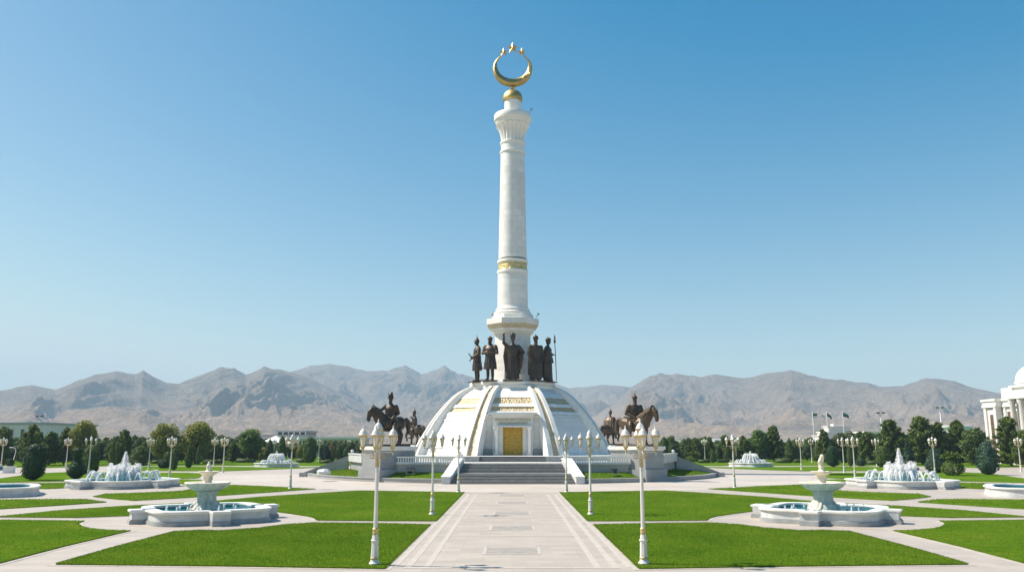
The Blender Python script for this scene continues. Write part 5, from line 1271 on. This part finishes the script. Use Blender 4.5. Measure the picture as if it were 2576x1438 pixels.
hedge(1953, 1984, 1164, 1.1, 3, 'low light green hedge right of the small right fountain')
hedge(1996, 2012, 1163, .8, 2, 'small pale hedge at the right edge of the ring road')
hedge(2180, 2210, 1168, .9, 2, 'low hedge left of the right spray fountain')
#@@PART5@@
# ------------------------------------------------------------------ buildings
# columned palace, its front turned to the park (towards -X)
pal = empty('palace', (116, 207, 0)); tag(pal, 'white columned palace with tall dark windows and a pale dome', 'palace')
def bx(x0, x1, y0, y1, z0, z1): return MB().box(x0, x1, y0, y1, z0, z1)
H1, H2, H3 = 13.3, 15.3, 17.3
bx(0, 22, -5.2, 0, 0, H1).build('corner_block', M['bpink'], pal)
bx(1.5, 22, -14.5, -5.2, 0, H1).build('wing', M['bwhite'], pal)
bx(-.8, 22, -42, -14.5, 0, H2 - .6).build('centre_block', M['bwhite'], pal)
co_ = bx(-.5, 22.5, -5.5, .5, H1, H1 + .5).box(-.35, 22.3, -5.4, .4, H1 + .5, H2 - .55).box(-.6, 22.5, -5.6, .6, H2 - .55, H2)
co_.build('cornice', M['bwhite'], pal)
bx(1.0, 22, -14.5, -5.5, H1, H1 + .5).box(1.2, 22, -14.5, -5.5, H1 + .5, H2 - .6).box(.9, 22, -14.5, -5.6, H2 - .6, H2 - .1).build('cornice', M['bwhite'], pal)
bx(-1.3, 22, -42.2, -14.2, H2 - .6, H3).box(-1.8, 22.4, -42.6, -13.8, H3, H3 + .45).box(-1.5, -1.3, -26, -20.5, H3 - 1.3, H3 - 1.1).build('attic', M['bwhite'], pal)
ar = MB().prism([(-24.6 + 1.4 * math.cos(a), 1.4 * math.sin(a)) for a in np.linspace(0, PI, 13)], -1.6, -1.3, Matrix(((0, 0, 1, 0), (1, 0, 0, 1.3), (0, 1, 0, H3 - 1.1), (0, 0, 0, 1))))
ar.build('pediment', M['bwhite'], pal)
def window(x, y, w, z0, z1):
    f = bx(x - .10, x, y - w / 2 - .12, y + w / 2 + .12, z0 - .1, z1 + .12).build('window', M['bwhite'], pal)
    g = bx(x - .16, x - .10, y - w / 2, y + w / 2, z0, z1)
    g.build('pane', M['bbrown'], f); mu = MB()
    for i in range(1, 9): mu.box(x - .19, x - .16, y - w / 2, y + w / 2, z0 + (z1 - z0) * i / 9 - .05, z0 + (z1 - z0) * i / 9 + .05)
    mu.build('mullion', M['bdark'], f)
window(0, -2.9, 1.3, 1.5, 11.6)
for y in (-7.6, -11.2): window(1.5, y, 1.2, 1.5, 12.2)
for y in (-16.2, -24.6, -30.5, -36): window(-.8, y, 1.3 if y > -17 else 2.2, 1.5, 12.4)
for y in (-.5, -4.7): bx(-.35, 0, y - .5, y + .5, 0, H1).build('pilaster', M['bpink'], pal)
for y in (-6.0, -9.4, -13.2): bx(1.2, 1.5, y - .5, y + .5, 0, H1).build('pilaster', M['bwhite'], pal)
for y in (-15.0, -18.4, -22.2, -27.2, -33, -38.5): MB().lathe([(.9, 0), (.9, .5), (.72, .8), (.64, 6), (.58, 13.4), (.85, 13.9), (.85, 14.3), (.9, 14.7)], 20, T3(-2.0, y, 0)).build('pillar', M['bpink'], pal, 40)
MB().box(-3.0, -.8, -42, -14.4, 14.7, H2 + .2).build('entablature', M['bwhite'], pal)
dm = MB().lathe([(4.3, 0), (4.3, .25), (3.75, .3), (3.75, .9), (4.0, 1.0), (4.0, 1.25), (3.75, 1.3)] + [(3.75 * math.cos(t) , 1.3 + 3.9 * math.sin(t)) for t in np.linspace(0.02, PI / 2 - .02, 16)], 48, T3(6.3, -10.4, H3 + .4))
MB().box(1.2, 12, -15, -5.6, H2 - .2, H3 + .4).build('dome_base', M['bwhite'], pal)
dm.build('dome', M['bwhite'], pal, 35)
def block(name, x0, x1, yb, yt, Y, depth, m, label, cat='building', z0=0.0, roof=True):
    (X0, Z), (X1, _) = at(x0, yt, Y), at(x1, yt, Y); e = empty(name, ((X0 + X1) / 2, Y, z0)); tag(e, label, cat); w = (X1 - X0) / 2
    MB().box(-w, w, 0, depth, 0, Z - z0).build('wall', m, e)
    if roof: MB().box(-w - .5, w + .5, -.5, depth + .5, Z - z0, Z - z0 + .6).build('roof', M['broof'], e)
    return e, w, Z - z0
e, w, h = block('grey_building', -70, 123, 1110, 1067, 262, 30, M['bpale'], 'pale grey block with dark window panels behind the trees at far left')
for x, ww in ((-6.0, .7), (.3, .85), (4.0, .5), (8.6, .6)):
    f = MB().box(x - ww - .2, x + ww + .2, -.08, 0, 2.0, h - 1.35).build('window', M['bpale'], e); MB().box(x - ww, x + ww, -.14, -.08, 2.2, h - 1.5).build('pane', M['bdark'], f)
MB().box(-w, w, -.25, 0, h - 1.2, h - .6).build('cornice', M['bpale'], e)
e, w, h = block('dark_building', 698, 769, 1112, 1086, 330, 18, M['bdark'], 'dark flat-topped block with upright slots left of the monument', roof=True)
for i in range(6): MB().box(-w + (2 * w) * i / 5 - .25, -w + (2 * w) * i / 5 + .25, -.3, 0, 0, h).build('fin', M['bgrey'], e)
for i in range(5): MB().box(-w + 2 * w * (i + .5) / 5 - .6, -w + 2 * w * (i + .5) / 5 + .6, -.12, 0, h - 2.4, h - .7).build('pane', M['bbrown'], e)
e, w, h = block('grey_wing', 651, 770, 1112, 1097, 326, 14, M['bgrey'], 'long grey low wing below the dark flat-topped block')
for i in range(10): MB().box(-w + 2 * w * (i + .3) / 10, -w + 2 * w * (i + .7) / 10, -.1, 0, h - 2.2, h - .9).build('window', M['bdark'], e)
e, w, h = block('long_hall', 747, 905, 1120, 1103.5, 300, 20, M['bgrey'], 'long low hall with a white flat roof line left of the monument', roof=False)
MB().box(-w - 1, w + 1, -1.5, 21, h, h + .7).build('roof', M['bwhite'], e)
for i in range(12): MB().box(-w + 2 * w * (i + .2) / 12, -w + 2 * w * (i + .8) / 12, -.1, 0, 1, h - .6).build('window', M['bdark'], e)
X, Z = at(694, 1102, 310); e = empty('white_pavilion', (X, 310, 0)); tag(e, 'white tent-roofed pavilion in front of the grey wing', 'pavilion')
MB().lathe([(6.6, 4.8), (3.0, 6.0), (.2, 7.4)], 12).build('roof', M['bwhite'], e); MB().lathe([(5.6, 0), (5.6, 4.8)], 12).build('wall', M['bgrey'], e)
e, w, h = block('white_box_building', 2179, 2216, 1110, 1088, 300, 16, M['bwhite'], 'plain white box building behind a lamp post on the right', roof=False)
MB().box(-w - .4, w + .4, -.4, 16.4, h, h + .5).build('roof', M['bwhite'], e); MB().box(-w + 1, w - 1, -.1, 0, 1.5, 3.5).build('window', M['bdark'], e)
X, _ = at(2445, 1069, 275); e = empty('rounded_building', (X, 290, 0)); tag(e, 'pale round-fronted building with a glass band left of the palace', 'building')
_, Z = at(2445, 1070, 282); MB().lathe([(7.2, 0), (7.2, Z - .7), (7.5, Z - .6), (7.5, Z), (7.0, Z + .1)], 40).build('wall', M['bwhite'], e, 30); MB().lathe([(7.26, Z - 5.2), (7.26, Z - 2.6)], 40).build('glass_band', M['glass'], e, 30)
_, Z = at(2480, 1085, 283); MB().box(6.5, 12.5, 2, 12, 0, Z).build('annexe', M['bgrey'], e)
X, Z = at(2112, 1080, 420); e = empty('tiered_building', (X, 420, 0)); tag(e, 'distant white stepped building with flat terraces below the green flags', 'building')
for r, z0, z1 in ((9, 0, 8.5), (7.4, 8.5, 10.2), (5.5, 10.2, 13.0)): MB().box(-r, r, 0, r * 1.4, z0, z1 - .35).build('storey', M['bpink'], e); MB().box(-r - .5, r + .5, -.5, r * 1.4 + .5, z1 - .35, z1).build('roof', M['bwhite'], e)
MB().box(-2.5, 2.5, 1, 5, 13, 14.0).build('penthouse', M['bpink'], e)
for x0, x1, yt, Y, lb in ((2035, 2050, 1112, 300, 'small cream building low among trees left of the right tiered fountain'), (1878, 1915, 1107, 330, 'low cream building behind the small right fountain'), (1800, 1826, 1110, 320, 'low whitish building among the pines right of the monument')):
    e, w, h = block('low_building', x0, x1, 1120, yt, Y, 10, M['bwhite'], lb); MB().box(-w * .7, w * .7, -.1, 0, 1.2, max(2.0, h - 1.2)).build('window', M['bdark'], e)
# far village on the slope and its green belts
az_, rr_ = np.linspace(-.74, .74, 1500), np.linspace(0, 1.12, 300)
def terr(x, y):
    a = math.atan2(x, y); r = math.hypot(x, y); i = int(np.clip(np.searchsorted(az_, a), 0, 1499)); t = (r - 1500) / 2800; j = int(np.clip(t / 1.12 * 299, 0, 298)); f_ = t / 1.12 * 299 - j
    return 0 if t < 0 else float(MT[2][i, j] * (1 - f_) + MT[2][i, j + 1] * f_)
random.seed(4); hs_ = []
for k in range(46):
    x = random.choice([random.uniform(1700, 2040), random.uniform(1840, 2120), random.uniform(2100, 2200)]); d = ray(x, 1100); a = math.atan2(d[0], d[1]); r = random.uniform(1000, 2150)
    X, Y = r * math.sin(a), r * math.cos(a); z = max(0, terr(X, Y)); s_ = random.uniform(4, 10)
    o = MB().box(-s_, s_, -4, 4, -2, random.uniform(3, 6)).build('village_house', M['bwhite'], loc=(X, Y, z), rz=random.uniform(-.4, .4)); tag(o, 'tiny pale house of the far village at the foot of the mountains', 'house', 'far village houses')
    q = MB().add([(-s_ - .5, -4.5, 0), (s_ + .5, -4.5, 0), (s_ + .5, 4.5, 0), (-s_ - .5, 4.5, 0), (-s_, 0, 2.2), (s_, 0, 2.2)], [(0, 1, 5, 4), (2, 3, 4, 5), (0, 4, 3), (1, 2, 5), (3, 2, 1, 0)])
    rf = q.build('roof', M['broof'], o); rf.location.z = max(v.co.z for v in o.data.vertices) + .01
Cs = []
for k in range(2600):
    side = random.random()
    x = random.uniform(1680, 2250) if side < .62 else random.uniform(-100, 2700); d = ray(x, 1100); a = math.atan2(d[0], d[1])
    r = 420 + 1900 * random.random() ** 1.0 if side < .62 else random.uniform(420, 1150)
    X, Y = r * math.sin(a), r * math.cos(a)
    if fbm(np.array([X / 260]), np.array([Y / 110]), 3, 77)[0] < -.05: continue
    Cs.append((X, Y, max(0, terr(X, Y)) - .3, random.uniform(1.6, 3.6)))
Vs = []
for X, Y, z, s_ in Cs:
    n = 16; d = rng.normal(0, 1, (n, 3)); d[:, 2] = np.abs(d[:, 2]); d /= np.linalg.norm(d, axis=1)[:, None]
    Vs.append(cards(np.array([X, Y, z]) + d * np.array([s_ * 1.2, s_ * 1.2, s_ * 1.5]) * (.4 + .6 * rng.random((n, 1))), d, s_ * .9, 1.3, 0, .5))
V = np.concatenate(Vs); o = mobj('far_woodland', np_mesh('far_woodland', V, quads(V)), M['darkleaf']); o['kind'] = 'stuff'
# ------------------------------------------------------------------ flags and floodlight masts
def flagpole(x, yt, Y, label, w, h, droop, white=False):
    X, Z = at(x, yt, Y); e = empty('flagpole', (X, Y, 0)); tag(e, label, 'flagpole', 'flagpoles')
    MB().tube([(0, 0, 0), (0, 0, Z / 2), (0, 0, Z)], [.16, .13, .09], 8).ball((0, 0, Z + .1), .18, 8).build('pole', M['bwhite'], e, 50)
    vs = []; fs = []; nx, nz = 12, 5
    for i in range(nx + 1):
        for j in range(nz + 1): u, v_ = i / nx, j / nz; vs.append((.1 + w * u, .25 * math.sin(u * 7 + v_), Z - .15 - h * v_ * (1 - .25 * u) - droop * u ** 1.3))
    for i in range(nx):
        for j in range(nz): q = i * (nz + 1) + j; fs.append((q, q + 1, q + nz + 2, q + nz + 1))
    fm = MB().add(vs, fs).build('flag', M['flag'], e, 60); sm = fm.modifiers.new('s', 'SOLIDIFY'); sm.thickness = .04
    if white:
        b = MB().add([(v_[0], v_[1] + .0, v_[2] - h * .95) for v_ in vs], fs).build('flag_stripe', M['flagw'], e, 60); sm = b.modifiers.new('s', 'SOLIDIFY'); sm.thickness = .04
flagpole(2044, 1037, 300, 'flagpole with a drooping green and white flag', 1.6, .95, .3, True)
flagpole(2079, 1036, 330, 'flagpole with a green flag hanging steeply', 1.9, 1.5, 1.7)
flagpole(2119.5, 1035.5, 340, 'flagpole with a dark green flag blown out to the right', 2.4, 1.7, 1.25)
for x, yt, Y, lb in ((2215, 1039, 280, 'slim white floodlight mast behind the largest right pines'), (2364, 1026, 290, 'thin floodlight mast left of the palace'), (100, 1047, 300, 'floodlight mast above the grey building at far left')):
    X, Z = at(x, yt, Y); e = empty('floodlight_mast', (X, Y, 0)); tag(e, lb, 'floodlight mast')
    MB().tube([(0, 0, 0), (0, 0, Z / 2), (0, 0, Z)], [.26, .2, .13], 8).build('pole', M['bwhite'], e, 50)
    MB().tube([(-1.3, 0, Z), (0, 0, Z - .1), (1.3, 0, Z)], [.07, .09, .07], 6).build('crossbar', M['metal'], e, 50)
    for dx in (-1.2, -.6, .6, 1.2): MB().lathe([(.3, 0), (.26, .3), (.1, .42)], 10, T3(dx, -.2, Z + .02)).build('floodlight', M['black'], e, 40)
# small things near the monument
def spot(x, y, z, rz, label, s_=1.0):
    e = empty('spotlight', (x, y, z), rz); e.scale = (s_,) * 3; tag(e, label, 'spotlight')
    MB().box(-.42, .42, -.18, .2, .22, .62, Matrix.Rotation(-.5, 4, 'X')).build('housing', M['black'], e); MB().box(-.36, -.30, -.06, .06, 0, .4).box(.30, .36, -.06, .06, 0, .4).box(-.36, .36, -.1, .1, 0, .04).build('bracket', M['metal'], e)
spot(-13.1, 109.9, 1.0, 0, 'dark box spotlight on the grass left of the stairs', 1.3); spot(13.2, 109.6, 1.0, .4, 'dark spotlight on the grass right of the stairs', 1.1)
def small_flood(x, y, z, label):
    e = empty('floodlight', (x, y, z)); tag(e, label, 'floodlight'); MB().tube([(0, 0, 0), (.15, 0, .45), (.4, 0, .8)], [.05, .045, .04], 6).build('stalk', M['metal'], e, 50); MB().lathe([(.16, 0), (.2, .25), (.08, .34)], 10, Matrix.Translation((.4, 0, .75)) @ Matrix.Rotation(.6, 4, 'Y')).build('lamp_head', M['metal'], e, 40)
small_flood(4.0, 140.5, 25.55, 'small floodlight on the right corner of the slab under the column')
small_flood(-3.9, 140.5, 25.55, 'small floodlight on the left corner of the slab under the column')
small_flood(3.0, 141.2, 62.66, 'tiny floodlight on the right rim of the top balcony')
X, Y = gp(903, 1190); MB().lathe([(.9, -.1), (.95, .25), (.7, .5), (.2, .6)], 9).build('rock', M['basin'], loc=(X + .4, 112.6, 1.0)); o = COL.objects[-1]; tag(o, 'pale rounded stone on the grass beside the left horseman plinth', 'stone')
X, Y = gp(22, 1189); e = empty('planter', (X, Y, 0), .3); tag(e, 'white square planter with a small shrub by the road at far left', 'planter')
MB().box(-.75, .75, -.75, .75, 0, 1.0).box(-.85, .85, -.85, .85, 1.0, 1.15).build('box', M['bwhite'], e); sh = link(bpy.data.objects.new('shrub', KIND['ball'][0][0]), e); sh.scale = (.45, .45, .5); sh.location.z = 1.1
X, Y = gp(6, 1189); e = empty('kiosk_bench', (X, Y, 0)); tag(e, 'low dark teal bench at the far left roadside', 'bench')
MB().box(-1.6, 1.6, -.35, .35, .42, .55).build('seat', M['tile'], e); MB().box(-1.6, 1.6, .28, .4, .55, 1.1).build('backrest', M['tile'], e)
for x in (-1.3, 1.3): MB().box(x - .08, x + .08, -.3, .3, 0, .42).build('leg', M['black'], e)
X, Y = gp(28, 1183); e = empty('path_lamp', (X, Y, 0)); tag(e, 'thin curved path lamp beside the white planter at far left', 'lamp'); MB().tube([(0, 0, 0), (.25, 0, 2.2), (.5, 0, 3.4), (.3, 0, 4.0), (-.4, 0, 4.15)], [.09, .07, .06, .05, .05], 8).build('pole', M['bwhite'], e, 50); MB().lathe([(.05, .12), (.22, 0), (.2, -.08)], 10, T3(-.5, 0, 4.1)).build('lamp_head', M['metal'], e, 40)
